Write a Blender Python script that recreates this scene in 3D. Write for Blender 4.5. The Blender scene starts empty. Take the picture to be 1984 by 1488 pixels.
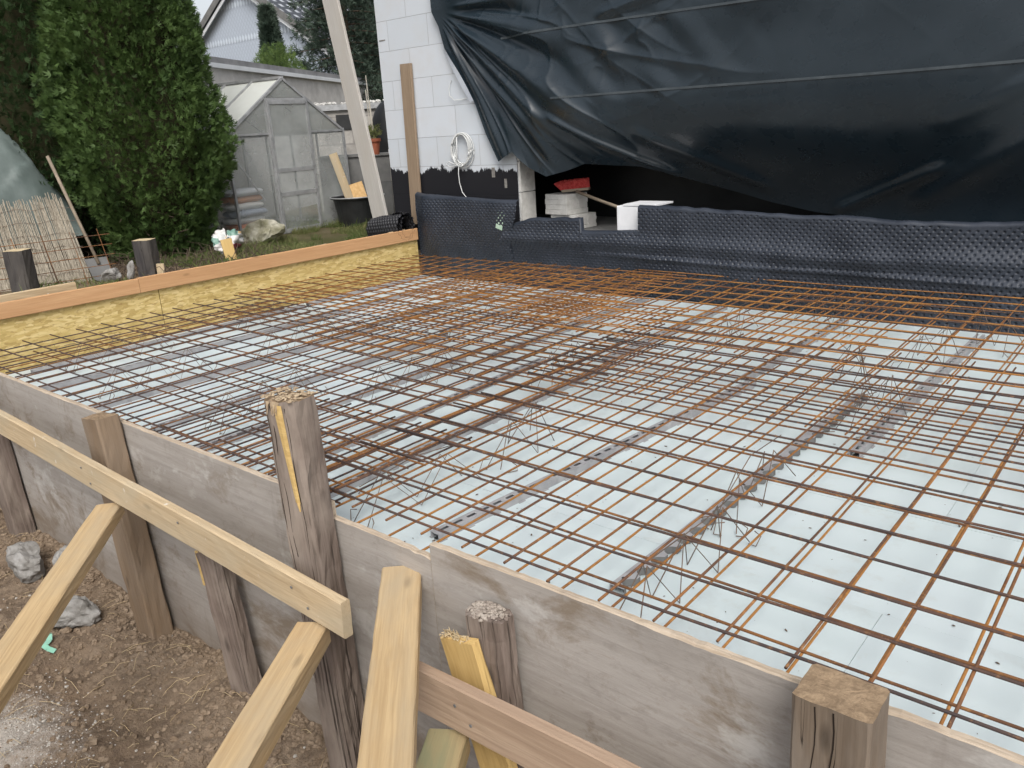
import bpy, math, random
import numpy as np
from mathutils import Vector, Matrix

# ------------------------------------------------------------------ camera, world, sun, exposure
C = bpy.context.scene
cam_d = bpy.data.cameras.new('camera'); cam = bpy.data.objects.new('camera', cam_d)
C.collection.objects.link(cam); C.camera = cam
R_ = Vector((0.7660, 0.6402, -0.0589)); F_ = Vector((-0.6247, 0.7198, -0.3028))
F_.normalize(); R_ = (R_ - F_*R_.dot(F_)).normalized(); U_ = R_.cross(F_)
cam.matrix_world = Matrix(((R_.x, U_.x, -F_.x, 0), (R_.y, U_.y, -F_.y, 0), (R_.z, U_.z, -F_.z, 1.065), (0, 0, 0, 1)))
cam_d.sensor_width = 36; cam_d.lens = 1572/1984*36; cam_d.clip_start = 0.05; cam_d.clip_end = 2000

SUN_EL, SUN_AZ = 48.0, -44.0          # azimuth measured from +x towards +y
wd = bpy.data.worlds.new('World'); C.world = wd; wd.use_nodes = True
nt = wd.node_tree; nt.nodes.clear()
sky = nt.nodes.new('ShaderNodeTexSky'); sky.sky_type = 'NISHITA'; sky.sun_disc = False
sky.sun_elevation = math.radians(SUN_EL); sky.sun_rotation = math.radians(90-SUN_AZ)
sky.air_density = 1.0; sky.dust_density = 4.0; sky.ozone_density = 1.5
hs = nt.nodes.new('ShaderNodeHueSaturation'); hs.inputs['Saturation'].default_value = 0.28
bg = nt.nodes.new('ShaderNodeBackground'); bg.inputs['Strength'].default_value = 0.15
ow = nt.nodes.new('ShaderNodeOutputWorld')
nt.links.new(sky.outputs[0], hs.inputs['Color']); nt.links.new(hs.outputs[0], bg.inputs['Color']); nt.links.new(bg.outputs[0], ow.inputs[0])
sd = bpy.data.lights.new('sun', 'SUN'); sd.energy = 1.25; sd.angle = math.radians(25); sd.color = (1, 0.96, 0.9)
so = bpy.data.objects.new('sun', sd); C.collection.objects.link(so)
dv = Vector((math.cos(math.radians(SUN_AZ))*math.cos(math.radians(SUN_EL)), math.sin(math.radians(SUN_AZ))*math.cos(math.radians(SUN_EL)), math.sin(math.radians(SUN_EL))))
so.rotation_euler = dv.to_track_quat('Z', 'Y').to_euler()
C.view_settings.view_transform = 'Standard'; C.view_settings.look = 'None'; C.view_settings.gamma = 1
C.view_settings.exposure = 0.42
C.cycles.max_bounces = 8; C.cycles.transparent_max_bounces = 12

rnd = random.Random(7); nrg = np.random.default_rng(11)

# ------------------------------------------------------------------ numpy value noise
_T = np.random.default_rng(5).random((64, 64, 64))
def vnoise(x, y, z=0.0):
    x, y, z = np.broadcast_arrays(np.asarray(x, float), np.asarray(y, float), np.asarray(z, float))
    xi = np.floor(x).astype(int); yi = np.floor(y).astype(int); zi = np.floor(z).astype(int)
    fx = x-xi; fy = y-yi; fz = z-zi
    fx = fx*fx*(3-2*fx); fy = fy*fy*(3-2*fy); fz = fz*fz*(3-2*fz)
    g = lambda a, b, c: _T[(xi+a) & 63, (yi+b) & 63, (zi+c) & 63]
    a = g(0,0,0)*(1-fx)+g(1,0,0)*fx; b = g(0,1,0)*(1-fx)+g(1,1,0)*fx
    c = g(0,0,1)*(1-fx)+g(1,0,1)*fx; d = g(0,1,1)*(1-fx)+g(1,1,1)*fx
    return ((a*(1-fy)+b*fy)*(1-fz)+(c*(1-fy)+d*fy)*fz)*2-1
def fbm(x, y, z=0.0, o=4):
    s = 0; a = 1.0; t = 0
    for i in range(o):
        s = s+a*vnoise(np.asarray(x)*2**i+i*7.3, np.asarray(y)*2**i+i*3.1, np.asarray(z)*2**i); t += a; a *= .5
    return s/t
def sstep(a, b, x):
    t = np.clip((np.asarray(x, float)-a)/(b-a), 0, 1); return t*t*(3-2*t)

# ------------------------------------------------------------------ materials
MATS = {}
class NM:
    """small node helper"""
    def __init__(s, name, rough=.6, spec=.5):
        s.m = bpy.data.materials.new(name); s.m.use_nodes = True; s.t = s.m.node_tree
        s.b = s.t.nodes['Principled BSDF']; s.b.inputs['Roughness'].default_value = rough
        s.b.inputs['Specular IOR Level'].default_value = spec
        MATS[name] = s.m
        s.tc = s.t.nodes.new('ShaderNodeTexCoord'); s.oi = s.t.nodes.new('ShaderNodeObjectInfo')
    def n(s, kind, **kw):
        n = s.t.nodes.new(kind)
        for k, v in kw.items():
            if k in n.inputs: s.set(n.inputs[k], v)
            else: setattr(n, k, v)
        return n
    def set(s, sock, v):
        if isinstance(v, bpy.types.NodeSocket): s.t.links.new(v, sock)
        elif isinstance(v, (tuple, list)) and len(v) == 3 and sock.type == 'RGBA': sock.default_value = (*v, 1)
        else: sock.default_value = v
    def co(s, scale=(1, 1, 1), space='Object', jitter=True, rot=(0, 0, 0)):
        v = s.tc.outputs[space]
        if jitter:
            j = s.n('ShaderNodeVectorMath', operation='MULTIPLY_ADD'); s.t.links.new(s.oi.outputs['Random'], j.inputs[0])
            j.inputs[1].default_value = (37.1, 23.7, 51.3); s.t.links.new(v, j.inputs[2]); v = j.outputs[0]
        mp = s.n('ShaderNodeMapping'); s.t.links.new(v, mp.inputs[0]); mp.inputs['Scale'].default_value = scale; mp.inputs['Rotation'].default_value = rot
        return mp.outputs[0]
    def noise(s, vec, scale=1, detail=4, rough=.55, dist=0):
        n = s.n('ShaderNodeTexNoise', Vector=vec); n.inputs['Scale'].default_value = scale; n.inputs['Detail'].default_value = detail
        n.inputs['Roughness'].default_value = rough; n.inputs['Distortion'].default_value = dist; return n.outputs[0]
    def ramp(s, fac, stops, interp='LINEAR'):
        r = s.n('ShaderNodeValToRGB'); s.t.links.new(fac, r.inputs[0]); cr = r.color_ramp; cr.interpolation = interp
        while len(cr.elements) < len(stops): cr.elements.new(.5)
        for e, (p, c) in zip(cr.elements, stops):
            e.position = p; e.color = (*c, 1) if isinstance(c, (tuple, list)) else (c, c, c, 1)
        return r.outputs[0]
    def mix(s, f, a, b, mode='MIX'):
        m = s.n('ShaderNodeMix', data_type='RGBA', blend_type=mode)
        s.set(m.inputs[0], f); s.set(m.inputs[6], a); s.set(m.inputs[7], b); return m.outputs[2]
    def math(s, op, a, b=0, c=0):
        m = s.n('ShaderNodeMath', operation=op); s.set(m.inputs[0], a); s.set(m.inputs[1], b)
        if op in ('MULTIPLY_ADD', 'COMPARE', 'SMOOTH_MIN'): s.set(m.inputs[2], c)
        return m.outputs[0]
    def sep(s, v):
        n = s.n('ShaderNodeSeparateXYZ'); s.t.links.new(v, n.inputs[0]); return n.outputs
    def col(s, c): s.set(s.b.inputs['Base Color'], c); return s
    def bump(s, h, dist=.002, strength=1):
        b = s.n('ShaderNodeBump'); s.t.links.new(h, b.inputs['Height']); b.inputs['Distance'].default_value = dist; b.inputs['Strength'].default_value = strength
        s.t.links.new(b.outputs[0], s.b.inputs['Normal']); return s

def wood(name, base, dark, knots=True, weather=None, rough=.72, crack=0.0, grain=1.0, spots=None):
    m = NM(name, rough, .25)
    big = m.noise(m.co((.9, 9, 9)), 1, 3, .5, .6)
    fine = m.noise(m.co((3.2, 95, 95)), 1, 5, .65, .3)
    col = m.mix(m.ramp(big, [(.3, 0.0), (.7, 1.0)]), base, tuple(b*.5+d*.5 for b, d in zip(base, dark)))
    col = m.mix(m.math('MULTIPLY', m.ramp(fine, [(.38, 1.0), (.62, 0.0)]), .65*grain), col, dark)
    h = fine
    if knots:
        v = m.n('ShaderNodeTexVoronoi', Vector=m.co((3.1, 9, 9))); v.inputs['Scale'].default_value = 1
        k = m.ramp(v.outputs['Distance'], [(.05, 1.0), (.13, 0.0)])
        col = m.mix(m.math('MULTIPLY', k, .75), col, tuple(d*.45 for d in dark))
    if weather:
        w = m.noise(m.co((2, 6, 6)), 1, 5, .6, .5)
        col = m.mix(m.ramp(w, [(.42, 0.0), (.66, .85)]), col, weather)
    if spots:
        w = m.noise(m.co((14, 14, 14)), 1, 3, .6)
        col = m.mix(m.ramp(w, [(.66, 0.0), (.72, .8)]), col, spots)
    if crack:
        c = m.noise(m.co((.8, 38, 38)), 1, 2, .5, .2)
        c = m.ramp(c, [(.5-.02*crack, 0.0), (.5, 1.0), (.5+.02*crack, 0.0)])
        g = m.ramp(m.noise(m.co((1.3, 12, 12)), 1, 2), [(.5, 0.0), (.6, 1.0)])
        c = m.math('MULTIPLY', c, g)
        col = m.mix(m.math('MULTIPLY', c, .9), col, (.02, .014, .01))
        h = m.math('SUBTRACT', fine, m.math('MULTIPLY', c, 2.5))
    m.col(col).bump(h, .0018, .8)
    return m.m
W_FRESH = wood('fresh_pine', (.61, .45, .255), (.36, .24, .12), weather=(.42, .33, .215))
W_PALE = wood('pale_pine', (.60, .475, .31), (.38, .275, .16), weather=(.46, .385, .27), spots=(.68, .64, .56))
W_ORANGE = wood('orange_pine', (.56, .335, .175), (.44, .24, .115))
W_YELLOW = wood('split_pine', (.63, .45, .19), (.46, .30, .11), knots=False)
W_BROWN = wood('brown_beam', (.20, .155, .115), (.12, .09, .065), weather=(.25, .215, .18), crack=.25)
W_TAN = wood('tan_beam', (.27, .195, .13), (.18, .125, .08), weather=(.23, .18, .135), crack=.3)
W_GREY = wood('weathered_beam', (.21, .165, .14), (.10, .075, .06), weather=(.30, .25, .21), crack=1.4, grain=1.2)
W_DARK = wood('dark_stump', (.055, .05, .05), (.028, .026, .026), weather=(.10, .09, .08), crack=1.0)
W_BLEACH = wood('bleached_board', (.50, .48, .45), (.38, .36, .33), knots=False, weather=(.42, .39, .35))
W_GREEN = wood('greenish_pine', (.50, .36, .19), (.30, .22, .12), weather=(.25, .26, .15))
W_CUTEND = None
def endgrain():
    m = NM('cut_end', .85, .15)
    a = m.noise(m.co((60, 60, 60)), 1, 5, .7); b = m.noise(m.co((9, 9, 9)), 1, 4, .6)
    c = m.mix(m.ramp(b, [(.35, 0.0), (.7, 1.0)]), (.38, .275, .175), (.29, .21, .135)); c = m.mix(m.ramp(a, [(.4, .6), (.65, 0.0)]), c, (.14, .095, .06))
    m.col(c).bump(a, .004, 1); return m.m
W_END = endgrain()
W_PALEEND = wood('pale_cut_end', (.62, .52, .34), (.45, .34, .2), knots=False)

def ply():
    m = NM('weathered_plywood', .8, .2)
    g = m.noise(m.co((2.0, 60, 34)), 1, 6, .7, .4); w = m.noise(m.co((1.3, 3, 2.0)), 1, 5, .6, .3); st = m.noise(m.co((3.2, 5, 4.5)), 1, 7, .72, .5); f = m.noise(m.co((16, 20, 30)), 1, 6, .75)
    c = m.mix(m.ramp(w, [(.3, 0.0), (.7, 1.0)]), (.42, .385, .35), (.33, .305, .28))
    c = m.mix(m.ramp(g, [(.40, .45), (.58, 0.0)]), c, (.25, .225, .20))
    c = m.mix(m.ramp(f, [(.52, 0.0), (.70, .45)]), c, (.22, .195, .17))
    c = m.mix(m.ramp(st, [(.53, 0.0), (.66, .8)]), c, (.20, .155, .11))
    c = m.mix(m.ramp(m.noise(m.co((2.4, 6, 3.6), rot=(0, .3, 0)), 1, 6, .7), [(.58, 0.0), (.66, .65)]), c, (.52, .50, .47))
    dr = m.noise(m.co((7, 4, 1.3)), 1, 5, .7); c = m.mix(m.ramp(dr, [(.60, 0.0), (.74, .45)]), c, (.17, .14, .115))
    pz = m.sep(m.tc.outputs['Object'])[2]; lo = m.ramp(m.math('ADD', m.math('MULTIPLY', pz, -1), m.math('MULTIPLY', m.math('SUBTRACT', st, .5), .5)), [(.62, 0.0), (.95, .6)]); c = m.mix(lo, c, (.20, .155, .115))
    m.col(c).bump(m.math('ADD', g, f), .0016, .8); return m.m
M_PLY = ply()
def plyedge():
    m = NM('plywood_edge', .8, .2)
    g = m.noise(m.co((6, 160, 160)), 1, 4, .6); b = m.noise(m.co((9, 9, 9)), 1, 4)
    c = m.mix(m.ramp(g, [(.35, 0.0), (.65, 1.0)]), (.54, .45, .35), (.38, .30, .22)); c = m.mix(m.ramp(b, [(.55, 0.0), (.7, .6)]), c, (.30, .24, .19))
    m.col(c).bump(g, .003, 1); return m.m
M_PLYEDGE = plyedge()
def osb():
    m = NM('strand_board', .65, .3); cols = []
    c = (.52, .385, .145)
    for i, (r, s) in enumerate(((.2, 1.0), (1.1, 1.2), (-.6, .9), (2.3, 1.1), (-1.2, 1.3))):
        v = m.n('ShaderNodeTexVoronoi', Vector=m.co((1, 17*s, 62*s), rot=(r, 0, 0))); v.inputs['Scale'].default_value = 1
        sp = m.n('ShaderNodeSeparateColor'); m.t.links.new(v.outputs['Color'], sp.inputs[0])
        c = m.mix(m.ramp(sp.outputs[0], [(.60, 0.0), (.64, 1.0)]), c, m.ramp(sp.outputs[1], [(0, (.40, .285, .10)), (.5, (.53, .39, .15)), (1, (.66, .52, .25))]))
        if i == 2: h = sp.outputs[0]
    d = m.noise(m.co((1, 25, 60)), 1, 3); c = m.mix(m.ramp(d, [(.3, .55), (.42, 0.0)]), c, (.24, .14, .05))
    m.col(c).bump(h, .0015, .6); return m.m
M_OSB = osb()
def simple(name, c1, c2, sc=8, rough=.6, spec=.4, bump=.001, detail=4, metal=0, sc3=(1, 1, 1), lo=.35, hi=.65):
    m = NM(name, rough, spec); n = m.noise(m.co(tuple(sc*k for k in sc3)), 1, detail, .6)
    m.col(m.mix(m.ramp(n, [(lo, 0.0), (hi, 1.0)]), c1, c2)); m.b.inputs['Metallic'].default_value = metal
    if bump: m.bump(n, bump, .8)
    return m.m
def xps():
    m = NM('mint_foam', .6, .3)
    w = m.noise(m.co((1.1, 1.1, 1.1), jitter=False, space='Object'), 1, 4, .6); f = m.noise(m.co((220, 220, 220)), 1, 2)
    c = m.mix(m.ramp(w, [(.3, 0.0), (.7, 1.0)]), (.565, .65, .66), (.59, .665, .685))
    d = m.noise(m.co((7, 7, 7)), 1, 5, .7); c = m.mix(m.ramp(d, [(.58, 0.0), (.76, .4)]), c, (.46, .46, .40))
    big = m.noise(m.co((2.3, 2.3, 2.3)), 1, 6, .75, .4); c = m.mix(m.ramp(big, [(.57, 0.0), (.72, .42)]), c, (.43, .46, .45))
    m.col(c).bump(f, .0006, .5); return m.m
M_XPS = xps()
def steel(name, dark, rust, bright, t=.5):
    m = NM(name, .75, .3)
    a = m.noise(m.co((5, 5, 5)), 1, 4, .6); b = m.noise(m.co((60, 60, 60)), 1, 3, .6)
    c = m.mix(m.ramp(a, [(t-.12, 0.0), (t+.12, 1.0)]), dark, rust); c = m.mix(m.ramp(b, [(.55, 0.0), (.7, .8)]), c, bright)
    m.col(c).bump(b, .0008, .8); return m.m
ST_DARK = steel('rusty_steel_dark', (.062, .046, .043), (.12, .064, .044), (.23, .12, .06), .56)
ST_OR = steel('rusty_steel_orange', (.16, .066, .028), (.34, .155, .042), (.44, .22, .065), .45)
ST_MID = steel('rusty_steel_brown', (.10, .052, .034), (.23, .10, .034), (.34, .17, .06), .50)
ST_WIRE = simple('spacer_wire_steel', (.11, .095, .085), (.20, .12, .07), 30, .6, .5, 0)
M_STRIP = simple('grey_plastic', (.29, .29, .30), (.38, .38, .39), 20, .7, .3, .0005)
def dirt_mat():
    m = NM('garden_soil', .95, .1)
    ob = m.co((1, 1, 1), jitter=False); p = m.sep(ob)
    a = m.noise(ob, 3.0, 6, .65, .3); b = m.noise(ob, 22, 6, .7); f = m.noise(ob, 130, 3, .7)
    c = m.mix(m.ramp(a, [(.35, 0.0), (.65, 1.0)]), (.185, .132, .09), (.28, .215, .155))
    c = m.mix(m.ramp(b, [(.38, .7), (.55, 0.0)]), c, (.125, .092, .068))
    c = m.mix(m.ramp(f, [(.62, 0.0), (.72, .7)]), c, (.42, .35, .26))
    # spilled plaster powder near the lower left, a real white patch on the soil
    v = m.n('ShaderNodeVectorMath', operation='SUBTRACT'); m.t.links.new(ob, v.inputs[0]); v.inputs[1].default_value = (-3.08, .60, -1.0)
    vm = m.n('ShaderNodeVectorMath', operation='MULTIPLY'); m.t.links.new(v.outputs[0], vm.inputs[0]); vm.inputs[1].default_value = (1.15, 2.1, .4)
    ln = m.n('ShaderNodeVectorMath', operation='LENGTH'); m.t.links.new(vm.outputs[0], ln.inputs[0])
    d = m.math('SUBTRACT', m.math('ADD', m.math('MULTIPLY', m.noise(ob, 9, 6, .75), 1.0), m.math('MULTIPLY', m.math('SUBTRACT', m.noise(ob, 55, 5, .8), .5), .55)), ln.outputs['Value'])
    c = m.mix(m.ramp(d, [(.02, 0.0), (.40, .9)]), c, m.mix(m.noise(ob, 90, 4, .8), (.34, .29, .24), (.62, .58, .53)))
    # grass-green earth of the garden (x < -5.8)
    g = m.math('MULTIPLY', m.math('MULTIPLY', m.ramp(m.math('ADD', m.math('MULTIPLY', p[0], -1), -5.6), [(0, 0.0), (.5, 1.0)]), m.ramp(m.math('ADD', p[1], -3.9), [(0, .12), (.5, 1.0)])), m.ramp(m.noise(ob, 1.2, 4, .7), [(.35, 0.3), (.6, .9)]))
    c = m.mix(g, c, m.mix(m.noise(ob, 40, 3), (.045, .065, .02), (.12, .11, .045)))
    m.col(c).bump(m.math('ADD', b, f), .012, .9); return m.m
M_DIRT = dirt_mat()
M_CLOD = simple('soil_clod', (.165, .12, .082), (.28, .215, .155), 25, .95, .1, .004)
M_STRAW = simple('straw', (.42, .31, .17), (.56, .45, .28), 9, .8, .2, 0)
M_CHALK = simple('plaster_crumb', (.36, .33, .29), (.52, .49, .45), 30, .9, .2, .001)
M_ROCK = simple('grey_rubble', (.17, .16, .145), (.34, .33, .315), 14, .9, .2, .008, 8)
M_BARK = simple('bark', (.06, .045, .035), (.13, .10, .075), 14, .95, .1, .01, sc3=(1, 1, .25))
M_BLACKPAINT = simple('bitumen_coat', (.012, .012, .014), (.03, .03, .033), 18, .42, .5, .002)
def facade():
    m = NM('white_aerated_block', .9, .2)
    ob = m.co((1, 1, 1), jitter=False); p = m.sep(ob)
    # running bond 500 x 250 mm; joints at z = k*.25 + .01
    cx = m.n('ShaderNodeCombineXYZ'); m.set(cx.inputs[0], m.math('ADD', p[0], m.math('MULTIPLY', p[1], 1.0))); m.set(cx.inputs[1], m.math('ADD', p[2], -.01)); cx.inputs[2].default_value = 0
    br = m.n('ShaderNodeTexBrick', Vector=cx.outputs[0]); br.offset = .5; br.inputs['Scale'].default_value = 1
    br.inputs['Brick Width'].default_value = .5; br.inputs['Row Height'].default_value = .25; br.inputs['Mortar Size'].default_value = .0022; br.inputs['Mortar Smooth'].default_value = .3
    br.inputs['Color1'].default_value = (.51, .545, .585, 1); br.inputs['Color2'].default_value = (.55, .58, .62, 1); br.inputs['Mortar'].default_value = (.34, .345, .36, 1)
    w = m.noise(ob, 5, 5, .65); c = m.mix(m.ramp(w, [(.45, 0.0), (.75, .35)]), br.outputs['Color'], (.50, .48, .46))
    # brushed-on black bitumen at the foot, ragged upper edge with drips
    n1 = m.noise(m.co((5.5, 5.5, 3), jitter=False), 1, 6, .72); n2 = m.noise(m.co((45, 45, 12), jitter=False), 1, 5, .75)
    e = m.math('ADD', m.math('MULTIPLY', m.math('SUBTRACT', n1, .5), .26), m.math('MULTIPLY', m.math('SUBTRACT', n2, .5), .09))
    lim = m.math('ADD', p[2], e); k = m.ramp(m.math('SUBTRACT', .735, lim), [(0.0, 0.0), (.012, 1.0)])
    k = m.math('MULTIPLY', k, m.math('LESS_THAN', p[1], 5.303))
    c = m.mix(k, c, (.016, .016, .019))
    m.col(c); m.set(m.b.inputs['Roughness'], m.math('SUBTRACT', .9, m.math('MULTIPLY', k, .4)))
    m.bump(m.math('ADD', br.outputs['Fac'], m.math('MULTIPLY', w, -.3)), -.003, .8); return m.m
M_FACADE = facade()
def film(name, c1, c2, rough):
    m = NM(name, rough, .5); ob = m.co((1, 1, 1), jitter=False)
    n = m.noise(m.co((1.6, 1.6, 2.2), jitter=False), 1, 3, .5); n2 = m.noise(m.co((9, 9, 11), jitter=False), 1, 3, .5)
    m.col(m.mix(m.ramp(n, [(.3, 0.0), (.7, 1.0)]), c1, c2)); m.set(m.b.inputs['Roughness'], m.ramp(n2, [(.3, rough-.07), (.7, rough+.1)]))
    m.bump(n, .012, .3); return m.m
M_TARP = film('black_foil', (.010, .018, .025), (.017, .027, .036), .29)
M_BLACKFILM = film('dull_black_film', (.007, .008, .009), (.011, .012, .013), .5)
M_SEAM = simple('foil_seam', (.035, .045, .052), (.06, .073, .082), 10, .4, .5, 0)
def membmat():
    m = NM('dimpled_black_plastic', .45, .5); n = m.noise(m.co((4, 4, 4), jitter=False), 1, 5, .6); w = m.noise(m.co((26, 26, 26), jitter=False), 1, 6, .8)
    c = m.mix(m.ramp(n, [(.35, 0.0), (.65, 1.0)]), (.017, .022, .033), (.030, .037, .052)); area = m.ramp(m.noise(m.co((1.7, 1.7, 3), jitter=False), 1, 3), [(.45, 0.0), (.65, 1.0)])
    c = m.mix(m.math('MULTIPLY', m.ramp(w, [(.58, 0.0), (.72, .6)]), area), c, (.13, .125, .12)); m.col(c); m.set(m.b.inputs['Roughness'], m.ramp(n, [(.3, .38), (.7, .6)])); return m.m
M_MEMB = membmat()
M_MEMBD = simple('dimpled_plastic_underside', (.014, .014, .016), (.022, .022, .026), 7, .5, .5, 0)
M_GREYTARP = simple('grey_green_tarpaulin', (.095, .122, .113), (.135, .165, .155), 3, .5, .4, .01)
M_REED = simple('reed', (.19, .165, .125), (.46, .41, .33), 60, .8, .3, .002, sc3=(3, 3, .15))
M_ALU = simple('dull_aluminium', (.33, .335, .34), (.46, .465, .47), 12, .5, .5, .0005, metal=.3)
M_CONC = simple('grey_concrete', (.44, .425, .405), (.60, .58, .555), 4, .92, .2, .006, 8)
M_DCONC = simple('dark_concrete_slab', (.13, .13, .128), (.19, .188, .182), 5, .8, .3, .002, 6)
M_TRIM = simple('pale_metal_trim', (.62, .64, .66), (.72, .74, .76), 3, .5, .4, 0)
M_FELT = simple('roofing_felt', (.20, .20, .205), (.29, .29, .295), 4, .85, .2, .002)
M_WHITE = simple('white_foam_block', (.66, .67, .69), (.74, .75, .77), 8, .8, .3, .001)
M_STONE = simple('limestone_block', (.50, .49, .46), (.63, .62, .59), 18, .9, .2, .004, 6)
M_BLACKPL = simple('black_tub_plastic', (.016, .017, .018), (.028, .029, .03), 8, .45, .5, 0)
M_TERRA = simple('terracotta', (.33, .095, .05), (.42, .14, .08), 12, .8, .3, .001)
M_RED = simple('red_bristles', (.42, .035, .035), (.60, .10, .09), 60, .8, .3, .004)
M_GREYBR = simple('brush_wood', (.20, .16, .12), (.28, .23, .17), 20, .8, .3, 0, sc3=(.2, 1, 1))
M_CABLE = simple('white_cable', (.60, .61, .60), (.68, .69, .68), 10, .5, .4, 0)
M_GREENX = simple('pale_green_foam', (.36, .48, .37), (.42, .54, .43), 10, .7, .3, 0)
M_CHIP = simple('osb_offcut', (.62, .38, .16), (.74, .50, .25), 30, .8, .2, .001)
def glassy():
    m = NM('hazy_greenhouse_pane', .28, .5)
    n = m.noise(m.co((2, 2, 1.2)), 1, 4, .6, .6); m.col(m.mix(m.ramp(n, [(.3, 0.0), (.7, 1.0)]), (.72, .76, .75), (.56, .59, .57)))
    m.set(m.b.inputs['Alpha'], m.ramp(m.noise(m.co((1.4, 1.4, 1.8)), 1, 4, .6), [(.3, .18), (.7, .46)])); m.m.blend_method = 'BLEND' if hasattr(m.m, 'blend_method') else None
    return m.m
M_PANE = glassy()
def roofpane():
    m = NM('milky_roof_pane', .4, .5); n = m.noise(m.co((2, 2, 1.2)), 1, 4, .6, .6)
    m.col(m.mix(m.ramp(n, [(.3, 0.0), (.7, 1.0)]), (.80, .82, .77), (.70, .72, .66))); m.b.inputs['Alpha'].default_value = .85; return m.m
M_RPANE = roofpane()
def leafmat(name, a, b, c, tr=.25):
    m = NM(name, .6, .3); at = m.n('ShaderNodeAttribute', attribute_name='tone'); col = m.ramp(at.outputs['Fac'], [(0, a), (.55, b), (1, c)])
    big = m.noise(m.co((3.5, 3.5, 3.5)), 1, 3); col = m.mix(m.ramp(big, [(.35, 0.0), (.7, .6)]), col, c)
    m.col(col); m.b.inputs['Subsurface Weight'].default_value = 0
    tl = m.n('ShaderNodeBsdfTranslucent'); m.t.links.new(col, tl.inputs[0]); mx = m.n('ShaderNodeMixShader'); mx.inputs[0].default_value = tr
    m.t.links.new(m.b.outputs[0], mx.inputs[1]); m.t.links.new(tl.outputs[0], mx.inputs[2])
    m.t.links.new(mx.outputs[0], m.t.nodes['Material Output'].inputs[0]); return m.m
L_THUJA = leafmat('thuja_sprays', (.033, .064, .018), (.062, .110, .030), (.102, .165, .048))
L_THUJA2 = leafmat('dark_thuja_sprays', (.024, .050, .019), (.040, .078, .028), (.060, .105, .037))
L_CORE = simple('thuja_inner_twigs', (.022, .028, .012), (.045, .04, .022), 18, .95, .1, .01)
L_SPRUCE = leafmat('spruce_needles', (.030, .050, .036), (.050, .078, .055), (.085, .115, .085), .12)
L_SHRUB = leafmat('bright_leaves', (.06, .11, .03), (.09, .15, .04), (.15, .21, .06))
L_GRASS = leafmat('grass_blades', (.06, .10, .022), (.11, .16, .045), (.28, .26, .12))

# ------------------------------------------------------------------ object helpers
def link(name, verts, faces, mats, parent=None, midx=None, smooth=False, tone=None, loc=None):
    me = bpy.data.meshes.new(name); me.from_pydata([tuple(v) for v in verts], [], [tuple(f) for f in faces]) if not isinstance(verts, np.ndarray) else me.from_pydata(verts.tolist(), [], faces.tolist() if isinstance(faces, np.ndarray) else faces)
    if not isinstance(mats, (list, tuple)): mats = [mats]
    for m in mats: me.materials.append(m)
    if midx is not None: me.polygons.foreach_set('material_index', np.asarray(midx, dtype=np.int32))
    if smooth: me.polygons.foreach_set('use_smooth', np.ones(len(me.polygons), dtype=bool))
    if tone is not None:
        a = me.attributes.new('tone', 'FLOAT', 'FACE'); a.data.foreach_set('value', np.asarray(tone, dtype=np.float32))
    me.update(); o = bpy.data.objects.new(name, me); C.collection.objects.link(o)
    if parent: o.parent = parent
    if loc: o.location = loc
    return o
def tag(o, label=None, cat=None, group=None, kind=None):
    if label: o['label'] = label
    if cat: o['category'] = cat
    if group: o['group'] = group
    if kind: o['kind'] = kind
    return o
def root(name, loc, label, cat, group=None, rz=0):
    o = bpy.data.objects.new(name, None); o.empty_display_size = .1; o.location = loc; o.rotation_euler = (0, 0, rz); C.collection.objects.link(o)
    return tag(o, label, cat, group)
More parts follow.
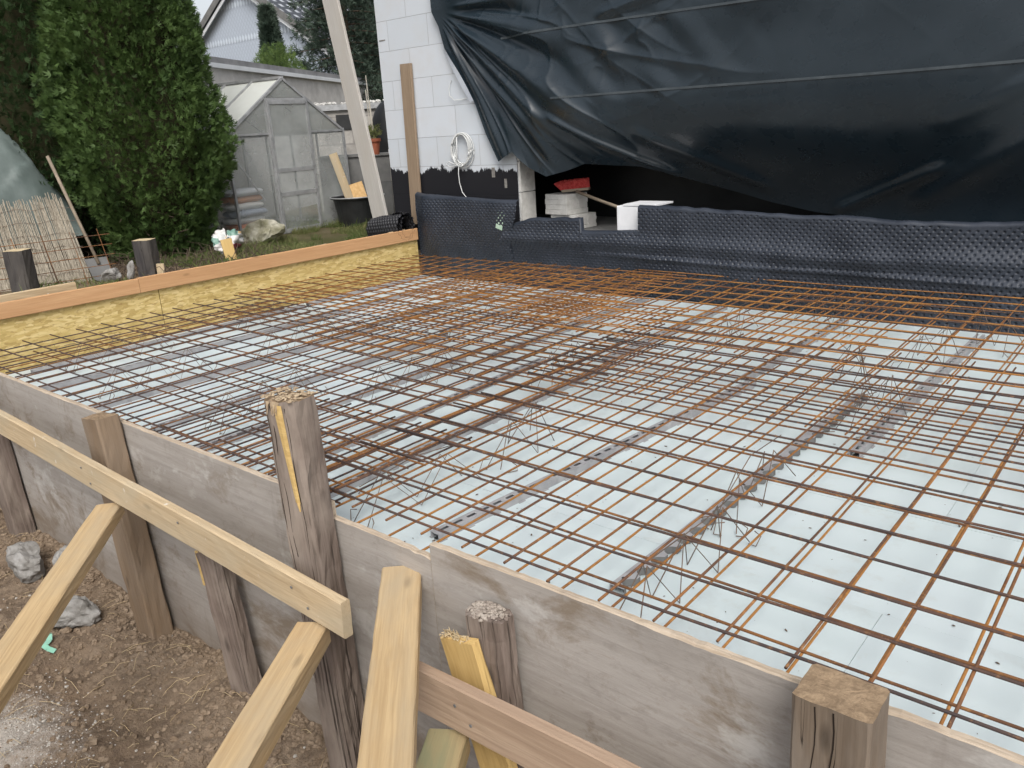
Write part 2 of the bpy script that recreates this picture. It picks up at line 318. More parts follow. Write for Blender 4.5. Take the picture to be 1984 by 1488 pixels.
class MB:
    def __init__(s): s.v = []; s.f = []; s.m = []
    def add(s, vs, fs, mi=0):
        k = len(s.v); s.v += [tuple(v) for v in vs]; s.f += [tuple(i+k for i in f) for f in fs]; s.m += [mi]*len(fs)
    def box(s, a, b, mi=0):
        (x0, y0, z0), (x1, y1, z1) = a, b
        s.add([(x0,y0,z0),(x1,y0,z0),(x1,y1,z0),(x0,y1,z0),(x0,y0,z1),(x1,y0,z1),(x1,y1,z1),(x0,y1,z1)],
              [(0,3,2,1),(4,5,6,7),(0,1,5,4),(1,2,6,5),(2,3,7,6),(3,0,4,7)], mi)
    def bar(s, p, q, w, h, mi=0, up=(0, 0, 1)):
        p = Vector(p); q = Vector(q); d = (q-p).normalized(); u = Vector(up)
        if abs(d.dot(u)) > .98: u = Vector((1, 0, 0))
        sx = d.cross(u).normalized(); u = sx.cross(d).normalized(); vs = []
        for c in (p, q):
            for a, b in ((-1,-1),(1,-1),(1,1),(-1,1)): vs.append(c+sx*a*w/2+u*b*h/2)
        s.add(vs, [(0,1,2,3),(7,6,5,4),(0,4,5,1),(1,5,6,2),(2,6,7,3),(3,7,4,0)], mi)
    def tube(s, pts, r, n=6, mi=0, caps=True):
        pts = [Vector(p) for p in pts]; rr = r if isinstance(r, (list, tuple)) else [r]*len(pts)
        k = len(s.v); up = Vector((0, 0, 1))
        for i, p in enumerate(pts):
            d = (pts[min(i+1, len(pts)-1)]-pts[max(i-1, 0)])
            d = d.normalized() if d.length > 1e-9 else Vector((0, 0, 1))
            u = up if abs(d.dot(up)) < .95 else Vector((1, 0, 0)); a = d.cross(u).normalized(); b = a.cross(d).normalized()
            for j in range(n):
                t = 2*math.pi*j/n; s.v.append(tuple(p+(a*math.cos(t)+b*math.sin(t))*rr[i]))
        for i in range(len(pts)-1):
            for j in range(n):
                s.f.append((k+i*n+j, k+i*n+(j+1) % n, k+(i+1)*n+(j+1) % n, k+(i+1)*n+j)); s.m.append(mi)
        if caps:
            s.f.append(tuple(k+j for j in range(n))[::-1]); s.f.append(tuple(k+(len(pts)-1)*n+j for j in range(n))); s.m += [mi, mi]
    def build(s, name, mats, parent=None, smooth=False, **kw): return link(name, s.v, s.f, mats, parent, s.m, smooth, **kw)

def beam(name, p0, p1, w, h, mat, up=(0, 0, 1), endmat=None, parent=None, rough=.0015, seed=0, bev=.004, roll=0, skew=(0, 0), endrough=0.0, nseg=None, warp=0.0):
    """sawn timber: local X = grain from p0 to p1, w along local Y, h along local Z (towards up)"""
    p0 = Vector(p0); p1 = Vector(p1); L = (p1-p0).length; d = (p1-p0)/L; u = Vector(up)
    sy = u.cross(d).normalized(); u = d.cross(sy).normalized()
    if roll: q = Matrix.Rotation(roll, 3, d); sy = q @ sy; u = q @ u
    n = nseg or max(4, int(L/.06)); b = min(bev, w/4, h/4)
    # rounded-square profile, ends subdivided for roughness
    prof = []
    for (cy, cz) in ((1, 1), (-1, 1), (-1, -1), (1, -1)):
        ey, ez = cy*w/2, cz*h/2
        pts = [(ey, ez-cz*b), (ey-cy*b, ez)]
        if cy*cz < 0: pts = pts[::-1]
        prof += pts
    # subdivide profile edges
    P = []
    for i in range(len(prof)):
        a, c = prof[i], prof[(i+1) % len(prof)]; k = 4 if i % 2 == 1 else 1
        for j in range(k): t = j/k; P.append((a[0]*(1-t)+c[0]*t, a[1]*(1-t)+c[1]*t))
    m = len(P); vs = []; r = random.Random(seed*17+3)
    ph = [r.uniform(0, 50) for _ in range(3)]
    for i in range(n+1):
        x = L*i/n; wob = (float(vnoise(x*1.7+ph[0], ph[1])), float(vnoise(x*1.7+ph[1], ph[2])))
        for (y, z) in P:
            k = 1+0*z; xx = x
            if i == 0: xx += skew[0]*y/w*2 - endrough*.45*r.random()
            if i == n: xx += skew[1]*y/w*2 - endrough*.45*(r.random())
            vs.append((xx, y+rough*r.uniform(-1, 1)+warp*wob[0], z+rough*r.uniform(-1, 1)+warp*wob[1]))
    fs = []; mi = []
    for i in range(n):
        for j in range(m): fs.append((i*m+j, i*m+(j+1) % m, (i+1)*m+(j+1) % m, (i+1)*m+j)); mi.append(0)
    for e, base in ((0, 0), (1, n*m)):   # end caps with inner rings
        prev = list(range(base, base+m)); xe = 0 if e == 0 else L
        for s_ in (.66, .33):
            ring = []
            for (y, z) in P:
                ring.append(len(vs)); vs.append((xe+(skew[e]*y*s_/w*2)+(endrough*.35*r.uniform(-1, .3)), y*s_, z*s_))
            for j in range(m):
                q = (prev[j], ring[j], ring[(j+1) % m], prev[(j+1) % m]); fs.append(q if e == 0 else q[::-1]); mi.append(1)
            prev = ring
        c = len(vs); vs.append((xe-endrough*.1, 0, 0))
        for j in range(m):
            q = (prev[j], c, prev[(j+1) % m]); fs.append(q if e == 0 else q[::-1]); mi.append(1)
    o = link(name, vs, fs, [mat, endmat or mat], parent, mi)
    M = Matrix(((d.x, sy.x, u.x, p0.x), (d.y, sy.y, u.y, p0.y), (d.z, sy.z, u.z, p0.z), (0, 0, 0, 1)))
    o.matrix_world = M
    return o
def gridmesh(name, P, mats, parent=None, smooth=True, mask=None, thick=0, midx=None):
    """P: (nu, nv, 3) array"""
    nu, nv = P.shape[:2]; idx = np.arange(nu*nv).reshape(nu, nv)
    f = np.stack([idx[:-1, :-1], idx[1:, :-1], idx[1:, 1:], idx[:-1, 1:]], -1).reshape(-1, 4)
    if mask is not None: f = f[mask.reshape(-1)]
    used = np.unique(f); mp = -np.ones(nu*nv, int); mp[used] = np.arange(len(used))
    o = link(name, P.reshape(-1, 3)[used], mp[f], mats, parent, None, smooth)
    if thick:
        s = o.modifiers.new('solid', 'SOLIDIFY'); s.thickness = thick; s.offset = 0
    return o

# ================================================================== GROUND
def ground_h(x, y):
    x = np.asarray(x, float); y = np.asarray(y, float)
    garden = 0.03*fbm(x*1.1, y*1.1, 3, 4)+.012*fbm(x*6, y*6, 9, 3)+np.where((x < -5.6), .02*(y-4), 0)*sstep(-30, -8, x)*0
    pit = -.97+.07*fbm(x*1.2+4, y*1.2, 2, 3)+.045*fbm(x*4.5, y*4.5, 5, 4)+.016*fbm(x*17, y*17, 7, 3)
    ridge = .07*sstep(1.0, 1.3, y)*(.5+.5*vnoise(x*2.2, 3.3))
    bank = .62*sstep(.52, -.25, y)
    pit = pit+ridge+bank
    inner = np.full_like(pit, -.33)
    k = sstep(-5.65, -6.4, x)                     # towards the garden on the left
    low = np.where(y < 1.36, pit*(1-k)+garden*k, np.where(x > -5.6, inner, garden))
    far = sstep(-3, -8, y)
    return low*(1-far)+0*far
xs = np.concatenate([[-1500, -700, -300, -150, -80, -50, -35], np.arange(-26, -6.6, .22), np.arange(-6.6, 0.1, .0125), [.2, .5, 1, 2, 4, 8, 15, 30, 60, 120, 300, 700, 1500]])
ys = np.concatenate([[-1500, -600, -200, -80, -30, -15, -8, -4, -2, -1.2, -.8], np.arange(-.5, 1.35, .0125), [1.352], np.arange(1.4, 16, .2), [18, 22, 28, 40, 70, 150, 400, 900, 1500]])
X, Y = np.meshgrid(xs, ys, indexing='ij')
g = gridmesh('ground', np.stack([X, Y, ground_h(X, Y)], -1), M_DIRT); tag(g, 'brown garden soil dug out along the formwork, level garden earth beyond', kind='structure')

def blobs(mb, x, y, z, r, sq=.7, mi=0, seed=0, rings=3, seg=6):
    """one rough lump"""
    rr = random.Random(seed); vs = [(x, y, z-r*sq)]; fs = []
    for i in range(1, rings+1):
        a = math.pi*i/(rings+1)
        for j in range(seg):
            t = 2*math.pi*(j+.5*(i % 2))/seg; k = r*rr.uniform(.72, 1.2)
            vs.append((x+k*math.sin(a)*math.cos(t), y+k*math.sin(a)*math.sin(t), z-k*math.cos(a)*sq))
    vs.append((x, y, z+r*sq))
    for j in range(seg): fs.append((0, 1+(j+1) % seg, 1+j))
    for i in range(rings-1):
        for j in range(seg):
            a = 1+i*seg+j; b = 1+i*seg+(j+1) % seg; fs.append((a, b, b+seg, a+seg))
    k = 1+(rings-1)*seg
    for j in range(seg): fs.append((k+j, k+(j+1) % seg, len(vs)-1))
    mb.add(vs, fs, mi)
mb = MB()
for i in range(6500):
    x = rnd.uniform(-5.3, -1.5); y = rnd.uniform(.35, 1.33) if i % 3 else 1.33-abs(rnd.gauss(0, .12)); r = min(.024, .003+abs(rnd.gauss(0, .0055)))
    if math.hypot((x+3.08)*1.1, (y-.6)*2) < .42 and i % 4: r *= .35
    blobs(mb, x, y, float(ground_h(x, y))+r*.25, r, .7, 0, i)
o = mb.build('soil_clods', M_CLOD); tag(o, 'loose clods of brown soil lying in the trench', kind='stuff')
mb = MB()
for i in range(1500):
    u = rnd.random()
    if u < .8: x = rnd.gauss(-3.05, .24); y = rnd.gauss(.62, .12)
    else: x = rnd.uniform(-4.9, -1.7); y = rnd.uniform(.4, 1.32)
    if y > 1.32: continue
    r = .0012+abs(rnd.gauss(0, .0022 if u < .8 else .003)); blobs(mb, x, y, float(ground_h(x, y))+r*.4, r, .6, 0, i, 2, 5)
o = mb.build('plaster_crumbs', M_CHALK); tag(o, 'small white plaster crumbs scattered on the soil', kind='stuff')
mb = MB()
for i in range(330):
    x = rnd.uniform(-5.1, -1.6); y = rnd.uniform(.4, 1.3); a = rnd.uniform(0, 6.3); L = rnd.uniform(.02, .11); z = float(ground_h(x, y))+.006
    x2, y2 = x+L*math.cos(a), min(1.32, y+L*math.sin(a)); z2 = float(ground_h(x2, y2))+.006+rnd.uniform(0, .012)
    mb.tube([(x, y, z), ((x+x2)/2, (y+y2)/2, max(z, z2)+.004), (x2, y2, z2)], .0009, 4)
o = mb.build('straw_litter', M_STRAW); tag(o, 'dry straw stalks scattered over the trench soil', kind='stuff')

def rock(name, c, s, seed, label, group=None, mat=None, kinds='rock', rz=0):
    r = random.Random(seed); import bmesh
    bm = bmesh.new(); bmesh.ops.create_icosphere(bm, subdivisions=4, radius=1)
    cuts = [(Vector((r.gauss(0, 1), r.gauss(0, 1), r.gauss(0, 1))).normalized(), r.uniform(.55, .85)) for _ in range(6)]
    for v in bm.verts:
        for n_, d_ in cuts:
            t = v.co.dot(n_)
            if t > d_: v.co -= n_*(t-d_)
    pts = np.array([v.co[:] for v in bm.verts]); n = fbm(pts[:, 0]*2.3+seed, pts[:, 1]*2.3, pts[:, 2]*2.3, 5)
    for v, k in zip(bm.verts, n): v.co = v.co*(1+.34*k)
    for v in bm.verts: v.co = Vector((v.co.x*s[0], v.co.y*s[1], v.co.z*s[2]))
    me = bpy.data.meshes.new(name); bm.to_mesh(me); bm.free(); me.materials.append(mat or M_ROCK)
    o = bpy.data.objects.new(name, me); C.collection.objects.link(o); o.location = c; o.rotation_euler = (r.uniform(-.2, .2), r.uniform(-.2, .2), rz)
    return tag(o, label, kinds, group)
def gz(x, y): return float(ground_h(x, y))
RA, RB, RC, RD = (-4.26, 1.13), (-4.05, 1.24), (-3.84, 1.11), (-3.64, 1.08)
rock('rubble_rock', (RA[0], RA[1], gz(*RA)+.05), (.15, .10, .09), 1, 'pale grey rubble rock half hidden behind the left brace', 'rubble rocks in the trench')
rock('rubble_rock', (RB[0], RB[1], gz(*RB)+.05), (.075, .06, .08), 2, 'small upright rubble rock right of the left brace', 'rubble rocks in the trench')
rock('rubble_rock', (RC[0], RC[1], gz(*RC)+.03), (.10, .06, .045), 3, 'flat grey stone wedged above the biggest rubble rock', 'rubble rocks in the trench')
rock('rubble_rock', (RD[0], RD[1], gz(*RD)+.05), (.16, .09, .08), 4, 'biggest grey rubble rock, lowest of the rocks in the trench', 'rubble rocks in the trench', rz=.3)
mb = MB(); pts = [(-3.74+i*.024, .965+.02*math.sin(i*1.1)-.004*i, gz(-3.74+i*.024, .965)+.02+.01*math.sin(i*2)) for i in range(13)]
for i in range(12): mb.bar(pts[i], pts[i+1], .022, .0015, 0, (0, .3*math.sin(i), 1))
tag(mb.build('plastic_ribbon', simple('green_ribbon', (.22, .48, .36), (.30, .56, .44), 10, .5, .4, 0)), 'thin green plastic ribbon on the soil below the big rock', 'ribbon')

# ================================================================== FORMWORK BASE
# insulation boards
bw, bl = 1.25, .6
YF0, YF1, XF0, XF1 = 1.375, 5.13, -5.49, 1.4
mbj = 0
yy = YF0; row = 0
first = None
while yy < YF1-.01:
    y2 = min(yy+bl, YF1); xx = XF0-(.6 if row % 2 else 0)
    while xx < XF1:
        x2 = min(xx+bw, XF1); xa = max(xx, XF0)
        if x2-xa > .05:
            g_ = .0006; mb = MB(); dz = rnd.uniform(-.0008, .0008); n = 6
            mb.box((xa+g_-(xa+x2)/2, yy+g_-(yy+y2)/2, -.05), (x2-g_-(xa+x2)/2, y2-g_-(yy+y2)/2, 0))
            o = mb.build('insulation_board', M_XPS, loc=((xa+x2)/2, (yy+y2)/2, -.2+dz))
            tag(o, 'pale mint foam insulation board lying under the rebar', 'insulation board', 'foam insulation boards paving the formwork floor')
        xx += bw
    yy += bl; row += 1

# plastic spacer strips on the floor
def strip(x0, y0, y1, kind, dx, label):
    mb = MB(); L = y1-y0; n = int(L/.06); w, h = .021, .026; z0 = 0.0
    if kind == 'slot':
        for s_ in (-1, 1): mb.box((s_*w-(.003 if s_ > 0 else 0), 0, z0), (s_*w+(0 if s_ > 0 else .003), L, h))
        mb.box((-w+.003, 0, h-.0025), (-w*.35, L, h)); mb.box((w*.35, 0, h-.0025), (w-.003, L, h))
        for i in range(n): mb.box((-w*.35, i*.06, h-.003), (w*.35, i*.06+.022, h-.0005))
        for i in range(0, n, 2):
            for s_ in (-1, 1): mb.box((s_*w*1.0 if s_ > 0 else s_*w-.008, i*.06, 0), (s_*w+.008 if s_ > 0 else s_*w, i*.06+.03, .002))
        mb.box((-w*.35, 0, .004), (w*.35, L, .0055), 1)
    else:
        # flat ribbon with a scalloped edge standing on a low web
        N = int(L/.006); sc = []
        for i in range(N+1):
            y = i*L/N; ph = (y % .075)/.075; c = math.sqrt(max(0, 1-((ph-.5)/.33)**2)) if abs(ph-.5) < .33 else 0
            sc.append((y, .022-.026*c))
        vs = []; fs = []
        for y, e in sc: vs += [(-.026, y, h), (e, y, h), (e, y, .002), (-.026, y, .002)]
        for i in range(N):
            k = i*4
            fs += [(k, k+1, k+5, k+4), (k+3, k, k+4, k+7)]
        mb.add(vs, fs, 0); mb.add(vs, [(i*4+1, i*4+2, i*4+6, i*4+5) for i in range(N)], 2)  # shade under the scalloped edge painted in as a darker side material
        for i in range(int(L/.15)):
            mb.tube([(-.012, .05+i*.15, h+.0002), (-.012, .05+i*.15, h+.0008)], .006, 10, 1)
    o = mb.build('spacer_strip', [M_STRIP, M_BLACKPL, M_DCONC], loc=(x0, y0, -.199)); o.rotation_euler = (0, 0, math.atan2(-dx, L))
    return tag(o, label, 'spacer strip', 'grey plastic spacer strips under the rebar')
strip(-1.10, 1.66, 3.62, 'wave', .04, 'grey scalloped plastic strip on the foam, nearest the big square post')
strip(-.88, 2.95, 4.95, 'hole', .03, 'grey scalloped plastic strip farther back on the right side') if 0 else strip(-.88, 2.95, 4.92, 'slot', .03, 'grey slotted strip at the far right of the foam floor')
strip(-1.76, 1.60, 3.58, 'slot', .20, 'grey slotted strip whose near end shows beside the notched plywood')
strip(-1.62, 3.62, 5.0, 'slot', .02, 'grey slotted strip running on to the right back membrane')
for i, (x, y0, y1, dx) in enumerate([(-2.33, 1.55, 3.5, .0), (-2.40, 3.55, 5.0, 0), (-2.66, 1.62, 3.4, -.05), (-3.02, 3.3, 5.02, 0), (-3.18, 1.5, 3.2, .05), (-3.62, 1.6, 3.55, 0), (-3.70, 3.6, 5.0, -.04), (-4.22, 1.5, 3.45, .03), (-4.30, 3.5, 5.05, 0), (-4.84, 1.55, 3.5, 0), (-4.9, 3.55, 5.0, .02), (-5.32, 1.7, 3.7, 0), (-5.34, 3.75, 5.0, 0)]):
    lab = ['slotted grey strip passing behind the tall split post', 'slotted grey strip in the middle back of the floor', 'short slotted strip left beside the tall split post',
           'slotted strip under the densest overlap at the back', 'slotted strip third from the tall post towards the yellow board', 'slotted strip in the left middle of the floor near the plank wall',
           'slotted strip continuing to the back membrane left of centre', 'slotted strip behind the short brown post', 'slotted strip towards the left back corner, second from the yellow board',
           'slotted strip left of the short brown post', 'slotted strip at the left back, one in from the yellow board', 'slotted strip along the foot of the yellow board, near end', 'slotted strip along the foot of the yellow board, back end'][i]
    strip(x, y0, y1, 'slot', dx, lab)

# little chips of bark and leaf on the foam
mb = MB()
for i in range(520):
    x = rnd.uniform(-4.5, .3); y = rnd.uniform(1.42, 4.9); a = rnd.uniform(0, 6.3); s_ = .0012+.007*rnd.random()**3
    if i < 220: x = rnd.uniform(-2.2, .2); y = rnd.uniform(1.42, 3.2)
    blobs(mb, 0, 0, 0, 1, .3, 0, i, 2, 5); k = len(mb.v)-12
    for q in range(k, len(mb.v)):
        vx, vy, vz = mb.v[q]; vx *= s_; vy *= s_*.45; vz *= s_*.5
        mb.v[q] = (x+vx*math.cos(a)-vy*math.sin(a), y+vx*math.sin(a)+vy*math.cos(a), -.1975+vz+s_*.1)
tag(mb.build('bark_debris', simple('dry_debris', (.07, .055, .045), (.17, .13, .10), 40, .9, .1, 0)), 'tiny dark crumbs of bark and leaf on the foam floor', kind='stuff')

# ================================================================== REBAR MESHES
def rebar(label, x0, x1, y0, y1, px, py, z, rot, mats, seed, dx=.1502, dy=.1625, r=.0037):
    rr = random.Random(seed); mb = MB(); cx, cy = (x0+x1)/2, (y0+y1)/2
    ph = rr.uniform(0, 40)
    def P(x, y, dz):
        zz = z+dz+.007*float(vnoise(x*.8+ph, y*.8))+.003*float(vnoise(x*2.6, y*2.6+ph))
        X_ = cx+(x-cx)*math.cos(rot)-(y-cy)*math.sin(rot); Y_ = cy+(x-cx)*math.sin(rot)+(y-cy)*math.cos(rot)
        Y_ = min(max(Y_, 1.372), 5.14); X_ = max(X_, -5.485)
        return (X_, Y_, zz)
    yk = py+math.ceil((y0-py+.005)/dy)*dy
    while yk < y1-.005:
        o_ = rr.uniform(-.0025, .0025); n = max(4, int((x1-x0)/.35)); e0, e1 = rr.uniform(.0, .02), rr.uniform(.0, .02)
        mb.tube([P(x0-e0+(x1-x0+e0+e1)*i/n, yk+o_+.002*float(vnoise(i*.9+yk*7, seed)), 0) for i in range(n+1)], r, 6, 0); yk += dy
    xk = px+math.ceil((x0-px+.005)/dx)*dx
    while xk < x1-.005:
        o_ = rr.uniform(-.002, .002); n = max(4, int((y1-y0)/.3)); e0, e1 = rr.uniform(.0, .02), rr.uniform(.0, .02)
        mb.tube([P(xk+o_+.0015*float(vnoise(i*.9+xk*7, seed+5)), y0-e0+(y1-y0+e0+e1)*i/n, -2*r+.0004) for i in range(n+1)], r, 6, 1); xk += dx
    o = mb.build('rebar_mat', mats, smooth=True)
    return tag(o, label, 'rebar mat', 'welded reinforcing mats stacked in the formwork')
TOP, BOT = -.004, -.088
rebar('upper rusty mat at the near left, behind the short brown post', -5.44, -1.93, 1.385, 3.62, -.514, 1.407, TOP-.006, .001, [ST_DARK, ST_DARK], 1)
rebar('upper mat with dark bars at the near right, behind the big square post', -2.24, 1.3, 1.385, 3.78, -.514, 1.407, TOP, 0, [ST_DARK, ST_MID], 2)
rebar('upper orange mat in the left back corner by the yellow board', -5.45, -2.72, 3.22, 5.12, -.46, 1.45, TOP+.004, -.004, [ST_MID, ST_OR], 3)
rebar('upper mat along the right part of the dimpled membrane', -3.10, 1.3, 3.42, 5.13, -.54, 1.35, TOP+.008, .003, [ST_OR, ST_MID], 4)
rebar('lower mat at the near left under the dark bars', -5.45, -2.08, 1.40, 3.32, -.525, 1.46, BOT-.004, .003, [ST_MID, ST_MID], 5, dy=.325)
rebar('lower bright orange mat at the near right', -2.95, 1.3, 1.40, 3.62, -.547, 1.56, BOT, 0, [ST_MID, ST_OR], 6)
rebar('small lower mat with free bar ends beside the tall split post', -3.3, -2.02, 1.42, 2.13, -.572, 1.50, BOT+.012, -.004, [ST_MID, ST_DARK], 7, dy=.325)
rebar('lower mat in the left back corner', -5.45, -2.9, 2.95, 5.08, -.58, 1.42, BOT-.006, .003, [ST_MID, ST_OR], 8)
rebar('lower mat whose free bar ends show in the middle of the floor', -2.44, 1.3, 2.90, 5.10, -.60, 1.50, BOT+.010, -.003, [ST_DARK, ST_OR], 9)
rebar('small middle mat crossing the dense overlap left of centre', -4.0, -2.3, 2.7, 4.3, -.62, 1.36, BOT+.03, .01, [ST_OR, ST_OR], 10)

rebar('extra orange mat laid over the back middle of the floor', -4.3, -1.1, 3.75, 5.12, -.63, 1.44, TOP-.016, .004, [ST_OR, ST_OR], 11)
# bent wire spacers
def spacer_mesh(L, seed, messy=0):
    rr = random.Random(seed); mb = MB(); n = int(L/.2); r = .0018; j = lambda s_=.006: rr.uniform(-s_, s_)*(1+messy*3)
    top = [(0+j(), i*L/n+j(), .160+j()) for i in range(n+1)]
    mb.tube(top, r, 5)
    for s_ in (-1, 1):
        pts = []
        for i in range(n*2+1):
            y = i*L/(n*2)
            pts.append((s_*(.045 if i % 2 == 0 else .004)+j(), y+j(), (.003 if i % 2 == 0 else .160)+j()))
        mb.tube(pts, r, 5)
    for i in range(0, n+1, 3):      # hooked feet
        for s_ in (-1, 1): mb.tube([(s_*.045, i*L/n, .004), (s_*.07, i*L/n+j(), .004), (s_*.075, i*L/n+.02, .03), (s_*.05, i*L/n+.03, .035)], r, 5)
    return mb
SP = [spacer_mesh(.62, 1), spacer_mesh(.5, 2, .6), spacer_mesh(.4, 3, 1.5)]
def spacer(i, x, y, rz, label, tilt=0):
    global _spm
    if i not in _spm: o = SP[i].build('spacer_cage', ST_WIRE, smooth=True); _spm[i] = o.data
    else: o = bpy.data.objects.new('spacer_cage', _spm[i]); C.collection.objects.link(o)
    o.location = (x, y, -.198); o.rotation_euler = (tilt, 0, rz)
    tag(o, label, 'spacer cage', 'bent wire spacer cages between the mats')
_spm = {}
spacer(0, -.98, 1.50, -.02, 'zigzag wire spacer cage nearest the big square post, over the scalloped strip')
spacer(1, -1.02, 2.14, .05, 'zigzag wire cage farther along the scalloped strip')
spacer(1, -2.05, 1.52, -.15, 'wire spacer cage just right of the tall split post')
spacer(2, -1.94, 2.12, .2, 'loose bent wire cage behind the one beside the tall post')
spacer(2, -.98, 3.15, -.2, 'tangled wire cage in the right middle of the mats')
spacer(2, -1.06, 3.62, .5, 'tangled wire cage just behind the right middle one')
spacer(2, -1.02, 4.12, -.3, 'tangled wire cage towards the right back')
spacer(2, -.62, 4.62, .9, 'wire cage close to the membrane at the far right')
spacer(0, -3.35, 1.75, .1, 'wire spacer cage behind the short brown post')
spacer(0, -3.05, 2.4, -.1, 'wire spacer cage in the middle left of the mats')
spacer(0, -4.35, 1.7, .05, 'wire spacer cage near the left end of the plywood')
spacer(0, -4.25, 2.6, .05, 'wire spacer cage in the left middle under the dark bars')
spacer(0, -5.15, 1.85, 0, 'wire spacer cage beside the near end of the yellow board')
spacer(0, -5.1, 3.0, 0, 'wire spacer cage beside the middle of the yellow board')
spacer(1, -2.4, 3.0, .2, 'wire spacer cage in the dense overlap of mats')
spacer(1, -3.6, 3.6, 0, 'wire spacer cage in the left back area')
spacer(1, -2.0, 4.1, .1, 'wire spacer cage in the middle back area')
spacer(1, -4.3, 4.3, .1, 'wire spacer cage by the left back corner')
spacer(2, -1.45, 4.72, 1.2, 'wire cage at the foot of the membrane, centre right')

# ================================================================== FORMWORK WALLS
def panel(x0, x1, zt, y0, th, label, slope=0, notch=False, seed=0, chip=True):
    rr = random.Random(seed); n = int((x1-x0)/.02); vs = []; fs = []; mi = []; zb = -1.35; xm = (x0+x1)/2
    for i in range(n+1):
        x = x0+(x1-x0)*i/n; e = .0012*rr.uniform(-1, 1)+slope*(i/n-.5); ez = zt+e
        if notch and i > n-7: ez -= .010*(1-(n-i)/7)*rr.random()
        c = .003+ (.004*max(0, float(vnoise(x*9, seed)))) ; w = .002*float(vnoise(x*1.1, seed+9))
        for (y, z) in ((0, zb), (0, -.5), (0, -.15), (0, ez-c), (c*.8, ez), (th-.002, ez+.0008*rr.uniform(-1, 1)), (th, ez-.003), (th, -.3), (th, zb)):
            vs.append((x-xm, y+w, z))
    m = 9
    for i in range(n):
        for j in range(m-1):
            fs.append((i*m+j, (i+1)*m+j, (i+1)*m+j+1, i*m+j+1)); mi.append(1 if j in (3, 4, 5) else 0)
    fs.append(tuple(range(m))[::-1]); fs.append(tuple(n*m+j for j in range(m))); mi += [1, 1]
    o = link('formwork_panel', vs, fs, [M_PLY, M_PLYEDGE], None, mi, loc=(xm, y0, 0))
    return tag(o, label, 'formwork panel', 'weathered plywood formwork panels')
panel(-5.62, -3.325, -.004, 1.34, .021, 'grey plywood panel at the left end, left of the short brown post', seed=1)
panel(-3.322, -1.935, -.006, 1.34, .021, 'grey plywood panel between the short brown post and the tall split post', seed=2)
panel(-1.93, -1.499, -.053, 1.339, .021, 'short low plywood piece with a splintered end right of the tall post', notch=True, seed=3)
panel(-1.495, -.372, -.004, 1.336, .021, 'large grey plywood panel between the splintered piece and the big square post', .012, seed=4)
panel(-.368, 1.4, .010, 1.341, .021, 'grey plywood panel at the right edge behind the big square post', seed=5)
UPY = (0, -1, 0)
M_CRACK = simple('dark_crack', (.02, .015, .012), (.035, .026, .02), 10, .95, .1, 0)
def post(name, top, bot, w, d, mat, end, label, rz=0, seed=0, endrough=.01, cat='post', grp='timber posts driven along the formwork', rough=.002, bev=.006):
    # local Z (h) faces -y (towards the camera side)
    up = Matrix.Rotation(rz, 3, 'Z') @ Vector((0, -1, 0))
    o = beam(name, bot, top, w, d, mat, up, end, seed=seed, endrough=endrough, rough=rough, bev=bev)
    return tag(o, label, cat, grp)
post('timber_post', (-3.372, 1.285, .028), (-3.215, 1.265, -1.35), .15, .095, W_TAN, W_END, 'short brown square post against the left plywood', 0, 1, .008)
p = post('timber_post', (-1.982, 1.283, .352), (-1.885, 1.262, -1.4), .125, .105, W_GREY, W_END, 'tall weathered post with a long yellow split, ending high above the plywood', math.radians(9), 2, .02, rough=.0035, bev=.014)
# the fresh yellow split and the flared top of the tall post
def onpost(t, a, b):   # t down from the top, a across the -y face (-1..1), b outwards
    top = Vector((-1.982, 1.283, .352)); d = (Vector((-1.885, 1.262, -1.4))-top).normalized(); r9 = Matrix.Rotation(math.radians(9), 3, 'Z')
    fx = r9 @ Vector((1, 0, 0)); fy = r9 @ Vector((0, -1, 0)); return top+d*t+fx*(a*.0625)+fy*(.0525+b)
mb = MB(); N = 14
for k in range(N):
    t0, t1 = .012+k*.30/N, .012+(k+1)*.30/N; w0 = .034*(1-k/N*.45); w1 = .034*(1-(k+1)/N*.45); c0 = .12+.30*k/N; c1 = .12+.30*(k+1)/N; j = rnd.uniform(-.001, .001)
    a = [onpost(t0, c0-w0/.0625*.5, .0035), onpost(t0, c0, .0055+j), onpost(t0, c0+w0/.0625*.5, .0035), onpost(t1, c1+w1/.0625*.5, .0035), onpost(t1, c1, .0055), onpost(t1, c1-w1/.0625*.5, .0035)]
    mb.add(a, [(0, 1, 4, 5), (1, 2, 3, 4)], 0)
for a in (-.05, .0): mb.tube([onpost(.31, .45+a, .002), onpost(.34, .47+a, .003)], [.005, .001], 4)
i0 = MB()
pc = mb.build('split_wood', W_YELLOW); pc.parent = p; pc.matrix_parent_inverse = p.matrix_world.inverted(); pc['label'] = 'fresh yellow split running down the post'
mb = MB()
for (a, t1, w_) in ((-.42, .50, .0022), (.52, .62, .0018), (.06, .16, .0015), (-.7, .95, .0014)):
    pts = [onpost(.02+(t1-.02)*k/10, a+.10*k/10+.05*math.sin(k*1.3), .0006) for k in range(11)]
    mb = MB()
    for k in range(10): mb.bar(pts[k], pts[k+1], w_*(1-.07*k), .0012, 0, UPY)
    pc = mb.build('drying_crack', M_CRACK); pc.parent = p; pc.matrix_parent_inverse = p.matrix_world.inverted()
mb = MB()
for k in range(170):
    a = rnd.uniform(-1.02, 1.02); b = rnd.uniform(-.107, .003); q = onpost(-.002-.008*max(0, float(vnoise(a*2.2, b*30, 3))), a, b); rr_ = rnd.uniform(.003, .0075)
    blobs(mb, q.x, q.y, q.z, rr_, .45, 0, k, 2, 5)
